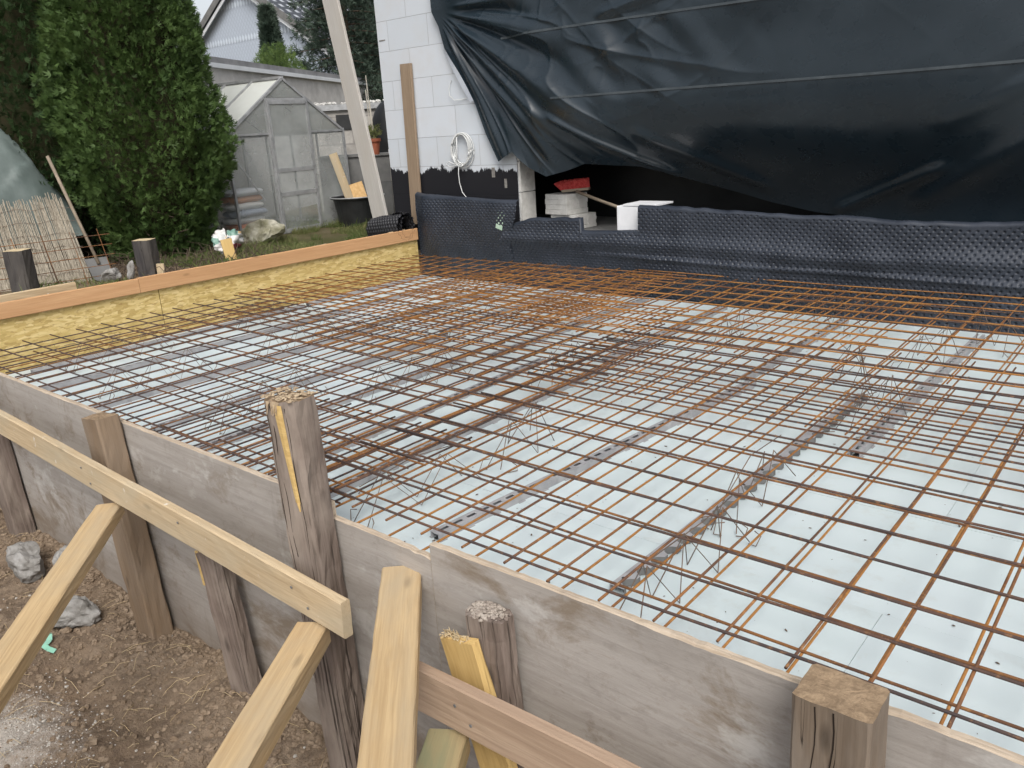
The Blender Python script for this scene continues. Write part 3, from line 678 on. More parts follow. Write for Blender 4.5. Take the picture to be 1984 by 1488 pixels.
for k in range(16):
    q = onpost(.005, rnd.uniform(-.6, .2), .001); q2 = q+Vector((rnd.uniform(-.006, .006), -rnd.uniform(.002, .012), -rnd.uniform(.012, .04))); mb.tube([q, q2], [.005, .001], 4)
pc = mb.build('mushroomed_top', simple('battered_wood', (.30, .225, .15), (.48, .38, .26), 45, .9, .1, .002)); pc.parent = p; pc.matrix_parent_inverse = p.matrix_world.inverted(); pc['label'] = 'battered splintered top of the post'

p = post('timber_post', (-.369, 1.262, .076), (-.345, 1.262, -1.4), .137, .108, W_BROWN, W_END, 'big square grey-brown post with a sawn rough top at the lower right', 0, 3, .004, rough=.0012, bev=.006)
mb = MB()
for (x, z0, z1) in ((-.363, .069, -.30), (-.395, .068, -.33)):
    mb = MB()
    for k in range(10):
        a = z0+(z1-z0)*k/10; b = z0+(z1-z0)*(k+1)/10; mb.bar((x+.004*math.sin(k), 1.2074, a), (x+.004*math.sin(k+1), 1.2074, b), .0022*(1.1-.06*k), .0012, 0, UPY)
    pc = mb.build('drying_crack', M_CRACK); pc.parent = p; pc.matrix_parent_inverse = p.matrix_world.inverted()
post('timber_post', (-4.82, 1.28, -.30), (-4.715, 1.28, -1.3), .13, .10, W_GREY, W_END, 'dark weathered post at the left edge under the long pale board', 0, 4, .01)
post('timber_stake', (-2.585, 1.262, -.33), (-2.43, 1.255, -1.4), .105, .06, W_GREY, W_END, 'leaning weathered stake between the short and the tall post', math.radians(20), 5, .03, cat='stake', rough=.003)
# split-off yellow edge on that stake
mb = MB(); mb.bar((-2.625, 1.222, -.335), (-2.61, 1.222, -.47), .014, .006, 0, UPY)
tag(mb.build('wood_splinter', W_YELLOW), 'fresh yellow splinter on the leaning stake', 'splinter')
# stub post with splintered head, yellow slab before it
p = post('timber_stake', (-1.243, 1.287, -.100), (-1.17, 1.275, -1.3), .125, .075, W_GREY, W_GREY, 'rounded weathered stub post with a frayed head behind the lower right board', 0, 6, .02, cat='stake', rough=.004, bev=.03)
mb = MB()
for k in range(260):
    t = rnd.uniform(0, 6.28); q = math.sqrt(rnd.random()); x = -1.245+.062*q*math.cos(t); y = 1.287+.038*q*math.sin(t); blobs(mb, x, y, -.108+.014*(1-q*q)+rnd.uniform(-.004, .004), rnd.uniform(.003, .008), .6, 0, k, 2, 5)
pc = mb.build('frayed_head', simple('frayed_wood', (.24, .20, .17), (.40, .35, .30), 40, .9, .1, .001)); pc.parent = p; pc.matrix_parent_inverse = p.matrix_world.inverted()
p = beam('timber_stake', (-1.20, 1.235, -.53), (-1.298, 1.228, -.168), .125, .028, W_YELLOW, UPY, W_YELLOW, seed=8, endrough=.012)
tag(p, 'splintered bright yellow wood slab leaning on the frayed stub post', 'stake', 'timber posts driven along the formwork')
mb = MB()
for k in range(60):
    t = rnd.random(); q = Vector((-1.356+.1*t, 1.214+rnd.uniform(0, .026), -.166+.012*t)); mb.tube([q-Vector((0, 0, .008)), q+Vector((rnd.uniform(-.006, .006), -rnd.uniform(0, .016), rnd.uniform(-.018, .012)))], [.003, .0006], 4)
pc = mb.build('splinter_fringe', W_PALEEND); pc.parent = p; pc.matrix_parent_inverse = p.matrix_world.inverted()

# walers and braces
o = beam('long_board', (-5.6, 1.160, -.068), (-1.672, 1.160, -.219), .032, .118, W_PALE, (0, 0, 1), W_PALE, seed=11, rough=.0008, warp=.004); tag(o, 'long pale board nailed before the posts, ending at the tall post', 'board', 'boards nailed across the posts')
o = beam('long_board', (-1.46, 1.157, -.312), (-.1, 1.157, -.262), .034, .136, wood('pinkish_pine', (.44, .325, .235), (.31, .215, .15)), (0, 0, 1), W_PALE, seed=12, rough=.0008, warp=.002); tag(o, 'reddish pine board across the frayed stub, low in the middle', 'board', 'boards nailed across the posts')
def brace(p0, p1, w, h, mat, label, seed, up=(0, 0, 1), skew=(0, 0)):
    o = beam('brace', p0, p1, w, h, mat, up, W_PALE, seed=seed, rough=.001, skew=skew, warp=.002); return tag(o, label, 'brace', 'braces propping the formwork')
def ext(a, b, k): a = Vector(a); b = Vector(b); return a+(b-a)*k
a, b = (-3.12, 1.150, -.275), (-2.36, .505, -.285)
brace(a, ext(a, b, 1.5), .10, .052, W_FRESH, 'pine brace under the long board at the left, against the short brown post', 21)
a, b = (-1.830, 1.150, -.318), (-1.53, .685, -.325)
brace(a, ext(a, b, 1.9), .098, .068, W_FRESH, 'knotty pine brace meeting the tall post under the end of the long board', 22)
a, b = (-1.622, 1.335, -.145), (-1.072, .78, -.145)
brace(a, ext(a, b, 1.6), .112, .05, W_FRESH, 'pale pine brace with a clean cut end resting on the reddish board', 23)
a, b = (-1.285, 1.150, -.425), (-1.155, .93, -.43)
brace(a, ext(a, b, 3), .105, .07, W_GREEN, 'greenish brace under the reddish board, lowest of the braces', 24)

def screws(parent, pts):
    for q in pts:
        mb = MB(); q = Vector(q); mb.tube([q, q+Vector((0, -.0018, 0))], .0045, 8); o_ = mb.build('screw', M_DCONC); o_.parent = parent; o_.matrix_parent_inverse = parent.matrix_world.inverted()
lb = [o_ for o_ in bpy.data.objects if o_.name.startswith('long_board')]
screws(lb[0], [(-3.30, 1.1435, -.135), (-3.24, 1.1435, -.19), (-1.90, 1.1435, -.19), (-1.83, 1.1435, -.235), (-2.55, 1.1435, -.165)])
screws(lb[1], [(-1.24, 1.139, -.29), (-1.19, 1.139, -.325), (-.40, 1.139, -.27)])
# left side: OSB + orange plank
X0 = -5.50
for (y0, y1, lab) in ((1.365, 2.655, 'yellow strand board at the near left end of the formwork'), (2.661, 5.14, 'yellow strand board in the left back corner of the formwork')):
    mb = MB(); mb.box((-.018, -(y1-y0)/2, -.34), (0, (y1-y0)/2, .15)); o = mb.build('strand_board_panel', M_OSB, loc=(X0, (y0+y1)/2, 0)); tag(o, lab, 'formwork panel', 'yellow strand boards on the left side')
o = beam('edge_plank', (X0+.016, 1.30, .183), (X0+.016, 2.52, .181), .024, .100, W_ORANGE, (0, 0, 1), W_ORANGE, seed=31, rough=.0006); tag(o, 'orange pine plank on the strand board, shorter left piece', 'plank', 'orange planks topping the left side')
o = beam('edge_plank', (X0+.016, 2.523, .183), (X0+.016, 5.13, .180), .024, .104, W_ORANGE, (0, 0, 1), W_ORANGE, seed=32, rough=.0006); tag(o, 'orange pine plank on the strand board, long right piece to the corner', 'plank', 'orange planks topping the left side')
for i, (y0, y1, z, w_, lab) in enumerate([(1.62, 2.15, .27, .07, 'pale offcut board behind the left end of the orange plank'), (3.95, 4.17, .235, .05, 'small flat offcut behind the orange plank near the rock'), (4.86, 5.05, .245, .04, 'thin chip of wood on the plank near the house corner'), (3.42, 3.60, .22, .05, 'small brown offcut on the earth behind the orange plank')]):
    o = beam('offcut', (X0-.06, y0, z-.04), (X0-.06, y1, z-.035), .022, w_, W_PALE, (0, 0, 1), W_PALE, seed=40+i); tag(o, lab, 'offcut', 'offcuts behind the orange plank')

# ================================================================== DIMPLED MEMBRANE
def membrane(label, x0, x1, topf, yf, seed, name='drainage_membrane', roll=.055, mat=None, zb=-.235, clip=None):
    st = .0046; nu = int((x1-x0)/st); H = .95; nv = int(H/st)
    u = np.linspace(x0, x1, nu)[:, None]; s_ = np.linspace(0, 1, nv)[None, :]
    zt = topf(u); arc = (zt-zb)+roll; a = s_*arc                      # arc length from the foot
    z = np.where(a < (zt-zb-roll*.5), zb+a, 0); k = np.clip((a-(zt-zb-roll*.5))/(roll*1.5), 0, 1)
    R = roll*.62; ang = k*2.1
    z = np.where(a < (zt-zb-roll*.5), zb+a, zt-roll*.5+R*np.sin(ang)*.8); yb = np.where(a < (zt-zb-roll*.5), 0, R*(1-np.cos(ang)))
    yy = yf(u, z)+yb
    P = np.stack([np.broadcast_to(u, yy.shape), yy, z+0*yy], -1)
    du = np.gradient(P, axis=0); dw = np.gradient(P, axis=1); N = np.cross(du, dw); N /= np.linalg.norm(N, axis=2, keepdims=True)+1e-9
    N = np.where((N[..., 1:2] > 0), -N, N)
    pt = .0215; uu = (u-x0)+0*a; q = np.sin(2*np.pi*uu/(2*pt)*1.0)*np.sin(2*np.pi*a/(2*pt)*1.0); d = np.clip((q-.42)/.33, 0, 1); d = d*d*(3-2*d)
    flat = sstep(.075, .09, arc-a+.02*vnoise(u*4, 8))                                    # smooth selvedge at the top edge
    P = P-N*(d*.0105*flat)[..., None]
    m = None
    if clip is not None:
        uc = (u[:-1]+u[1:])/2; ac = (z[:-1, :-1]+z[1:, 1:])/2; m = clip(uc+0*ac, ac)
    o = gridmesh(name, P, mat or M_MEMB, mask=m, smooth=True)
    return tag(o, label, 'membrane', 'dimpled drainage membranes at the house foot')
def yf_left(u, z):
    b = .06*sstep(-.25, .35, z)*(1+.35*vnoise(u*1.6, z*2))+.025*sstep(.35, .15, np.abs(z-.28))
    return 5.165-b*sstep(-5.52, -5.3, u)-.012*vnoise(u*5, z*5, 3)
membrane('left piece of dimpled black membrane with its top curling over', -5.50, -4.20, lambda u: .545-.05*sstep(-5.4, -4.3, u)+.012*vnoise(u*3, 1), yf_left, 1, clip=lambda u, z: u < -4.24-.12*sstep(.45, .15, z)-.02*vnoise(z*9, 4))
def yf_mid(u, z):
    b = .045*sstep(-.25, .22, z)+.022*np.exp(-((z-.17-.03*vnoise(u*1.2, 7))/.05)**2)+.03*vnoise(u*1.3, z*3.5, 1)
    b2 = .018*np.exp(-((z-.08-.04*vnoise(u*.9, 3))/.018)**2)*sstep(-3.9, -3.0, u)
    return 5.135-b-b2-.01*vnoise(u*6, z*6, 5)
def top_mid(u):
    t = .31+.05*sstep(-4.42, -4.05, u)+.016*vnoise(u*4, 2)+.006*vnoise(u*15, 2)
    t = np.where(u > -3.64, .285+.01*vnoise(u*5, 2), t); return t
def top_r(u): return .462-.055*sstep(-3.1, -.8, u)+.010*vnoise(u*3, 6)+.004*vnoise(u*13, 6)
membrane('middle piece of dimpled membrane with a torn lower top edge', -4.46, -3.10, top_mid, yf_mid, 2, clip=lambda u, z: z < .16+.5*sstep(-4.47, -4.2, u))
membrane('long right piece of dimpled membrane along the opening', -3.14, 1.4, top_r, lambda u, z: yf_mid(u, z)-.006, 3)
# rolled-up remnant left of the corner
mb = MB(); nu, nv = 160, 330
a = np.linspace(0, 1, nv)[None, :]; u = np.linspace(0, 1, nu)[:, None]
th = a*2*np.pi*2.2; R = .055+.055*a
Px = -6.02+.55*u+0*a; Py = 5.10+R*np.cos(th)-.1*u; Pz = .20+R*np.sin(th)*1.15+.06*u
q = np.clip(np.sin(2*np.pi*u*.55/.045)*np.sin(2*np.pi*a*1.15/.045)*2, 0, 1); cz_ = 1+.10*q+.25*vnoise(u*3, a*9, 2); Py = 5.10-.1*u+R*np.cos(th)*cz_; Pz = .21+.06*u+R*np.sin(th)*1.15*cz_
o = gridmesh('membrane_roll', np.stack([Px, Py, Pz], -1), M_MEMBD, smooth=True); tag(o, 'crumpled black roll of membrane left of the formwork corner', 'membrane roll')
# green foam scrap and white bits
mb = MB(); mb.box((-.035, -.02, -.075), (.035, .02, .075)); o = mb.build('foam_scrap', M_GREENX, loc=(-4.42, 5.09, .335)); o.rotation_euler = (0, .3, 0); tag(o, 'pale green foam scrap between two membrane pieces', 'foam scrap')

# ================================================================== THE HOUSE
h = root('house', (-5.94, 5.3, 0), 'white block house under construction behind the formwork', 'house')
def hp(name, mb, mats, **kw):
    o = mb.build(name, mats, None, **kw); o.parent = h; o.matrix_parent_inverse = Matrix.Translation((5.94, -5.3, 0)); return o
mb = MB(); mb.box((-5.94, 5.3, -.35), (-4.40, 5.5, 3.2)); w = hp('wall', mb, M_FACADE); w['label'] = 'white block pier with black bitumen foot'
mb = MB(); mb.box((-5.94, 5.503, -.35), (-5.74, 14, 3.2)); hp('wall', mb, M_FACADE)
mb = MB(); mb.box((-4.397, 5.3, 2.35), (4, 5.5, 3.2)); hp('wall', mb, M_FACADE)
mb = MB(); mb.box((-4.397, 5.3, -.35), (4, 5.5, .215)); hp('sill_wall', mb, M_BLACKPAINT)
mb = MB(); mb.box((-5.737, 5.503, .0), (4, 14, .22)); hp('floor_slab', mb, M_DCONC)
mb = MB(); mb.box((-5.94, 5.3, 3.2), (4, 14, 3.42)); hp('roof', mb, M_CONC)
mb = MB(); mb.box((3.8, 5.503, .22), (4, 13.8, 3.2)); mb.box((-5.737, 13.8, .22), (4, 14, 3.2)); hp('wall', mb, M_FACADE)
# jamb blocks standing slightly proud at the opening, with grip holes
mb = MB()
for z0 in (.29, .54, .79): mb.box((-4.396, 5.305, z0), (-4.372, 5.49, z0+.243))
hp('jamb_block', mb, M_STONE)
M_GAP = simple('rough_mortar', (.15, .14, .13), (.26, .25, .23), 30, .95, .1, .002)
for (x, z, w_, hh) in ((-4.66, .70, .018, .08), (-4.53, .61, .014, .075), (-5.88, 1.857, .04, .010)):
    mb = MB(); mb.box((x-w_, 5.2975, z-hh/2), (x+w_, 5.2985, z+hh/2)); hp('gap_in_blocks', mb, M_GAP)
mb = MB(); mb.tube([(-4.3705+0, 5.40, .66), (-4.3685, 5.40, .66)], .03, 14); hp('grip_hole', mb, M_CONC)

# boards against the facade
o = beam('leaning_plank', (-5.60, 5.262, .25), (-5.582, 5.278, 1.637), .135, .028, wood('brown_plank', (.30, .225, .155), (.20, .145, .10)), UPY, W_BROWN, seed=51, rough=.0008); tag(o, 'brown plank standing upright against the white wall', 'plank')
o = beam('leaning_board', (-6.02, 5.215, .10), (-6.50, 5.14, 3.1), .205, .03, W_BLEACH, UPY, W_BLEACH, seed=52, rough=.0008); tag(o, 'long bleached board leaning left of the house corner up out of the picture', 'board')
# cable coil
mb = MB()
for k in range(9):
    cx, cz = -4.985+rnd.uniform(-.012, .012), .895+rnd.uniform(-.01, .01); rx, rz_ = .105+rnd.uniform(-.02, .022), .135+rnd.uniform(-.018, .016); y = 5.285-.004*k; t = rnd.uniform(-.15, .15)
    mb.tube([(cx+rx*math.cos(a_)*math.cos(t)-rz_*math.sin(a_)*math.sin(t), y, cz+rz_*math.sin(a_)*math.cos(t)+rx*math.cos(a_)*math.sin(t)) for a_ in [2*math.pi*i/40 for i in range(41)]], .0038, 6)
mb.tube([(-5.05, 5.262, .77), (-5.13, 5.255, .80), (-5.16, 5.25, .78), (-5.12, 5.25, .755), (-5.04, 5.25, .765), (-5.0, 5.255, .79), (-4.97, 5.26, .77)], .0038, 6)
mb.tube([(-5.02, 5.262, .78), (-5.02, 5.25, .70), (-5.015, 5.25, .62), (-4.985, 5.245, .54), (-4.94, 5.24, .50), (-4.89, 5.24, .485)], .0038, 6)
mb.tube([(-5.01, 5.25, 1.0), (-5.02, 5.245, .80)], .005, 5)
tag(mb.build('cable_coil', M_CABLE, smooth=True), 'coil of white cable hanging on the white wall', 'cable')
mb = MB(); mb.tube([(-5.06, 5.293, 1.46), (-5.09, 5.285, 1.40), (-5.085, 5.28, 1.34), (-5.03, 5.28, 1.30), (-4.96, 5.285, 1.30), (-4.90, 5.29, 1.305)], .003, 6)
tag(mb.build('loose_cable', M_CABLE, smooth=True), 'thin white cable loop at the edge of the big black foil', 'cable')

# ---------------- big black foil
Lz = np.array([3.2, 2.9, 2.1, 2.0, 1.88, 1.71, 1.276, 1.015, .79]); Lx = np.array([-5.32, -5.27, -5.185, -5.18, -5.115, -5.07, -4.79, -4.675, -4.54])
Bx = np.array([-4.54, -4.36, -4.21, -4.07, -3.92, -3.77, -3.32, -2.85, -2.42, -2.1, -1.5, -.76, 1.9]); Bz_ = 0; Bz = np.array([.79, .865, .735, .665, .70, .75, .715, .56, .43, .37, .32, .28, .25]); By = np.array([5.20, 5.15, 5.26, 5.30, 5.46, 5.60, 5.74, 5.80, 5.80, 5.76, 5.68, 5.62, 5.62])
Bt = np.concatenate([[0], np.cumsum(np.hypot(np.diff(Bx), np.diff(Bz)))]); Bt /= Bt[-1]
nu, nv = 640, 330
uu = (np.linspace(0, 1, nu)**1.25)[:, None]; vv = np.linspace(0, 1, nv)[None, :]
bx = np.interp(uu, Bt, Bx); bz = np.interp(uu, Bt, Bz); by = np.interp(uu, Bt, By)
tx = -5.32+uu*7.4; tz = 3.2
x = tx*(1-vv)+bx*vv; z = tz*(1-vv)+bz*vv
zl = 3.2+(.79-3.2)*vv; dxl = np.interp(-zl, -Lz, Lx)-(-5.32*(1-vv)+(-4.54)*vv); x = x+dxl*(1-uu)**7
# depth profile
def sm(a, b, v): return sstep(a, b, v)
lean = .10*sm(3.2, 1.25, z)                                     # bellies out down to the seam
under = sm(1.23, .30, z)**1.1
yb = 5.235-lean*sm(0, .12, uu)
y = yb*(1-under)+(by)*under
y = y*sm(0, .04, uu)+(5.262-.02*vv)*(1-sm(0, .04, uu))
ax, az = -5.17, 2.02; r = np.hypot(x-ax, z-az); th = np.degrees(np.arctan2(-(z-az), x-ax)) # 0 = right, 90 = down
for (t0, wd_, amp, r0, r1) in ((57, 2.2, .05, .1, 1.7), (50, 2.0, -.045, .15, 1.9), (44, 1.6, .045, .1, 2.1), (38, 2.2, .06, .1, 2.4), (33, 1.4, -.04, .2, 2.3), (28, 2.4, .07, .15, 2.4), (22, 2.0, -.05, .2, 1.7), (16, 2.5, .05, .15, 1.5), (64, 2.0, -.04, .2, 1.5), (9, 2.2, -.035, .2, 1.2), (3, 2.5, .035, .15, 1.1)):
    tt = t0+3.0*vnoise(r*1.5, t0)+2.5*sm(.8, 2.4, r)
    y = y-amp*np.exp(-((th-tt)/(wd_*(1+.25*r)))**2)*sm(r0, r0+.35, r)*(1-sm(r1*.75, r1, r))*.8*sm(0, .02, uu)
# crumples in the upper middle, long soft waves on the right
cr = sm(-3.9, -3.4, x)*(1-sm(-2.7, -2.1, x))*sm(1.1, 1.35, z)*(1-sm(1.66, 1.8, z)); y = y-.022*cr*vnoise((x+z*.9)*6, (z-x*.3)*2.3, 2)
y = y-.02*vnoise(x*1.1, z*1.5, 4)-.006*vnoise(x*3, z*4, 8)
rid = lambda a, b, c: (1-np.abs(vnoise(a, b, c)))**7
y = y-.016*rid(th/6.5, r*1.1, 3)*sm(.25, .7, r)*(1-sm(2.2, 3.4, r))*sm(0, .03, uu)
fr = .12+.88*(1-sm(-3.4, -2.2, x))
y = y-fr*(.010*rid((x*.9+z*.45)*1.1, (z*.9-x*.45)*3.6, 6)*sm(.05, .2, uu)+.006*rid((x*.8-z*.6)*1.4, (z*.8+x*.6)*4.4, 9)*sm(.05, .2, uu))
y = y-.007*rid((x*.3+z*.95)*5, (z*.3-x*.95)*7+3, 2)*sm(-4.9, -4.4, x)*(1-sm(-3.2, -2.6, x))*sm(1.2, 1.5, z)
def crease(x0, z0, x1, z1, w_, amp):
    global y
    L = math.hypot(x1-x0, z1-z0); t = ((x-x0)*(x1-x0)+(z-z0)*(z1-z0))/L**2; dd = ((x-x0)*(z1-z0)-(z-z0)*(x1-x0))/L
    y = y-amp*np.exp(-(dd/w_)**2)*sm(0, .15, t)*(1-sm(.8, 1, t))
crease(-2.0, .36, -1.15, .72, .04, .05); crease(-1.5, .40, -.5, 1.02, .06, .035); crease(-3.55, 1.75, -2.3, 1.95, .03, .03); crease(-1.3, .9, -.5, 1.25, .05, .02); crease(-4.0, 1.15, -3.0, .62, .03, .05); crease(-3.3, 1.0, -2.3, .5, .05, .04)
t_root = root('black_foil', (-3, 5.2, 1.2), 'huge black plastic foil hanging over the house opening', 'tarpaulin')
P = np.stack([x, y, z], -1)
def chp(o, r_):
    o.parent = r_; o.matrix_parent_inverse = Matrix.Translation(-Vector(r_.location)) if r_.rotation_euler.z == 0 else r_.matrix_world.inverted(); return o
o = gridmesh('foil_sheet', P, M_TARP, smooth=True); chp(o, t_root)
# seams follow the sheet: two doubled hems at z = 1.24 and 1.71
def yat(xq, zq):
    d = (x-xq)**2+(z-zq)**2; i = np.unravel_index(np.argmin(d), d.shape); return y[i]
for (z0, xa, xb, r_) in ((1.235, -3.85, 1.5, .0045), (1.712, -4.4, 1.5, .0045)):
    mb = MB(); pts = []
    for k in range(120):
        xq = xa+(xb-xa)*k/119; zq = z0+.008*math.sin(xq*1.3)+.012*(xq+2.2)*(.1 if z0 < 1.5 else .5)*.2; pts.append((xq, float(yat(xq, zq))-.004, zq))
    for k in range(119): mb.bar(pts[k], pts[k+1], .004, .015, 0)
    chp(mb.build('welded_seam', M_SEAM), t_root)
# white strip and hem at the left edge
mb = MB()
for k in range(20):
    za = 1.70-(1.70-1.28)*k/20; zb_ = 1.70-(1.70-1.28)*(k+1)/20; xa = float(np.interp(-za, -Lz, Lx)); xb = float(np.interp(-zb_, -Lz, Lx)); w_ = .012+.028*math.sin(math.pi*min(1, (k+1)/20*.75))
    mb.add([(xa-w_*.6, 5.238, za-.01), (xa+w_, 5.222, za), (xb+w_, 5.222, zb_), (xb-w_*.6, 5.238, zb_-.01)], [(0, 1, 2, 3)], 0)
o = mb.build('turned_edge', simple('white_foil_back', (.58, .62, .70), (.66, .70, .76), 8, .5, .4, 0)); chp(o, t_root); o['label'] = 'turned-over white edge of the foil'
# black sheet added behind, its colour stands in for the unlit room
nu, nv = 200, 80
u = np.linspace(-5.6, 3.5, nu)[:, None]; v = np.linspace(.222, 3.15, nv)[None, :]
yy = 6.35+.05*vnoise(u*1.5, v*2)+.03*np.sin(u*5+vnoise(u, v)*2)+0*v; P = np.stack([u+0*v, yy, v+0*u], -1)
o = gridmesh('dark_backing', P, M_BLACKFILM, smooth=True); tag(o, 'black backing sheet added for the darkness behind the brush and bricks', 'tarpaulin')

# ---------------- bricks, brush, white block on the sill
def cblock(x, y0, z0, w_, d_, h_, rz, label):
    r_ = root('building_brick', (x, y0, z0), label, 'brick', 'pale bricks stacked in the opening', rz)
    mb = MB(); n = 4; hh = h_/n
    for i in range(n):
        e = .003*(i % 2); mb.box((-w_/2+e, -d_/2+e, i*hh+.001), (w_/2-e, d_/2-e, (i+1)*hh-.0015))
    mb.box((-w_/2+.006, -d_/2+.006, 0), (w_/2-.006, d_/2-.006, h_-.001))
    o = mb.build('brick_body', M_STONE, r_)
    mb = MB()
    for (yy, rr_) in ((-d_*.14, .033), (d_*.2, .045)): mb.tube([(w_/2-.003, yy, h_*.5), (w_/2+.0015, yy, h_*.5)], rr_*.8, 14)
    mb.build('grip_hole', M_CONC, r_); return r_
cblock(-4.08, 5.62, .222, .30, .24, .115, math.radians(-4), 'lower pale brick under the brush')
cblock(-4.14, 5.61, .338, .255, .25, .165, math.radians(-8), 'upper pale brick with round holes carrying the brush')
b = root('brush', (-4.03, 5.56, .52), 'red bristle broom with a wooden handle lying on the bricks', 'broom', rz=math.radians(8))
mb = MB(); mb.bar((-.10, 0, .005), (.13, .04, .02), .05, .02); mb.build('brush_back', M_GREYBR, b)
mb = MB(); rb = random.Random(3)
for i in range(26):
    t = i/25; c = Vector((-.10+.22*t, .04*t, .014+.012*t))
    for j in range(7):
        fan = -.5+1.1*(1-t) if t < .35 else -.06; s_ = (j-3)/3
        d = Vector((-.55*max(0, (.4-t)/.4)*1.6+.05*rb.uniform(-1, 1), -.25+.35*s_*.5, .95)).normalized(); L = .078+rb.uniform(-.006, .006)
        q = c+Vector((0, s_*.02, 0)); mb.tube([q, q+d*L], [.0045, .0055], 4)
mb.build('bristles', M_RED, b)
mb = MB(); mb.tube([(.03, .0, .0), (.34, -.12, -.075), (.62, -.235, -.135)], .0125, 10); mb.build('handle', M_GREYBR, b, smooth=True)
r_ = root('white_block', (-3.2, 5.3, .27), 'white foam block in the opening right of the broom', 'block')
mb = MB(); mb.box((-.165, -.12, 0), (.02, .12, .185)); o = mb.build('block_body', M_WHITE, r_); md = o.modifiers.new('b', 'BEVEL'); md.width = .008; md.segments = 2
mb = MB(); mb.box((-.10, -.125, .187), (.18, .11, .199)); mb.build('top_sheet', M_WHITE, r_)

# ================================================================== TREES (hedge conifers)
def sprays(centers, normals, size, nq, seed, jit=.35, flat=.45):
    """fan-like scale-leaf sprays: each a few narrow quads spreading in a plane"""
    r_ = np.random.default_rng(seed); n = len(centers)
    up = np.array([0, 0, 1.]); N = normals/np.linalg.norm(normals, axis=1, keepdims=True)
    D = N*.75+up*.55+r_.normal(0, jit, (n, 3)); D /= np.linalg.norm(D, axis=1, keepdims=True)
    S = np.cross(D, r_.normal(0, 1, (n, 3))); S /= np.linalg.norm(S, axis=1, keepdims=True)
    sz = size*r_.uniform(.6, 1.35, n); vs = []; tone = []; base = r_.random(n)
    for k in range(nq):
        a = (k/(nq-1)-.5)*2.1+r_.normal(0, .12, n); L = sz*(1-.35*abs(k/(nq-1)-.5)*2)*r_.uniform(.8, 1.15, n)
        d = D*np.cos(a)[:, None]+S*np.sin(a)[:, None]; w = np.cross(d, np.cross(D, S)); w /= np.linalg.norm(w, axis=1, keepdims=True)+1e-9
        off = D*(sz*.22*(k % 2))[:, None]; p0 = centers+off; hw = (sz*.048)[:, None]; tip = p0+d*L[:, None]+np.array([0, 0, -.12])*(sz[:, None])*np.abs(a)[:, None]
        q = np.stack([p0-w*hw*.5, p0+w*hw*.5, (p0+tip)/2+w*hw*1.5, tip, (p0+tip)/2-w*hw*1.5], 1); vs.append(q); tone.append(np.clip(base*.75+r_.uniform(-.1, .3, n), 0, 1))
    V = np.concatenate(vs).reshape(-1, 3); F = np.arange(len(V)).reshape(-1, 5); return V, F, np.concatenate(tone)
def thuja(cx, cy, z0, H, Rf, label, seed, leaf, n=15000, size=.075, grp='tall thuja conifers at the left'):
    rt = root('thuja_tree', (cx, cy, z0), label, 'conifer', grp); r_ = np.random.default_rng(seed)
    hh = r_.random(n)**.85*H; a = r_.random(n)*2*np.pi
    lump = fbm(a*1.9*1.0+seed, hh*2.3, np.cos(a)*2, 4); fine = fbm(np.cos(a)*4+seed, hh*3.6, np.sin(a)*4, 4)
    R = Rf(hh)*(1+.12*lump+.30*fine); depth = 1-.30*r_.random(n)**2+.06*(r_.random(n) > .97); R = R*depth
    c = np.stack([R*np.cos(a), R*np.sin(a), hh], -1); nn = np.stack([np.cos(a), np.sin(a), 0*a+.1], -1)
    V, F, t = sprays(c, nn, size, 8, seed); cl = fbm(c[:, 0]*5.5, c[:, 1]*5.5, c[:, 2]*4.0, 3); t = np.clip(t*.6+.25+.9*np.tile(cl, 8), 0, 1)
    link('crown', V, F, leaf, rt, tone=t)
    # twiggy core
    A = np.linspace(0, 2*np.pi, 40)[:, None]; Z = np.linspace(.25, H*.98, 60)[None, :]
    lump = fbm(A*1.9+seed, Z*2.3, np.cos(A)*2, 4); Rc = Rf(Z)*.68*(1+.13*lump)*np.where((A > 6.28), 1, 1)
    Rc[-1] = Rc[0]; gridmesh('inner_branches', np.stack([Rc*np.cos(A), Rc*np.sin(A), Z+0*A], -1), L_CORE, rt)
    mb = MB(); mb.tube([(0, 0, -.1), (.02, 0, .5), (0, .02, H*.6), (0, 0, H*.95)], [.09, .075, .04, .01], 8)
    for k in range(30):
        an = rnd.uniform(0, 6.28); z_ = rnd.uniform(.1, .8); L = rnd.uniform(.3, .75); mb.tube([(0, 0, z_), (L*.6*math.cos(an), L*.6*math.sin(an), z_+.02), (L*math.cos(an+.2), L*math.sin(an+.2), z_+rnd.uniform(-.1, .15))], [.015, .009, .003], 5)
    mb.build('trunk', M_BARK, rt); return rt
def prof_main(h_): h_ = np.asarray(h_, float); return .70*(.62+.47*sstep(.1, .9, h_)-.34*sstep(.9, 3.6, h_))*np.sqrt(np.clip(1-(h_/5.0)**3, 0, 1))
thuja(-8.05, 4.02, .02, 4.9, prof_main, 'big green thuja conifer in front of the greenhouse', 3, L_THUJA, 60000, .052)
def prof2(h_): h_ = np.asarray(h_, float); return (.85+.30*sstep(.1, 1.0, h_)-.3*sstep(1.5, 5, h_))*np.sqrt(np.clip(1-(h_/5.6)**3, 0, 1))
thuja(-9.4, 3.5, .0, 5.4, prof2, 'darker thuja conifer behind the grey tarpaulin', 5, L_THUJA2, 42000, .06)
thuja(-10.3, 4.6, .0, 5.6, prof2, 'dark thuja conifer between the two front ones', 6, L_THUJA2, 24000, .07)
thuja(-10.1, 2.25, .0, 5.5, prof2, 'dark thuja conifer farthest left', 8, L_THUJA2, 20000, .075)

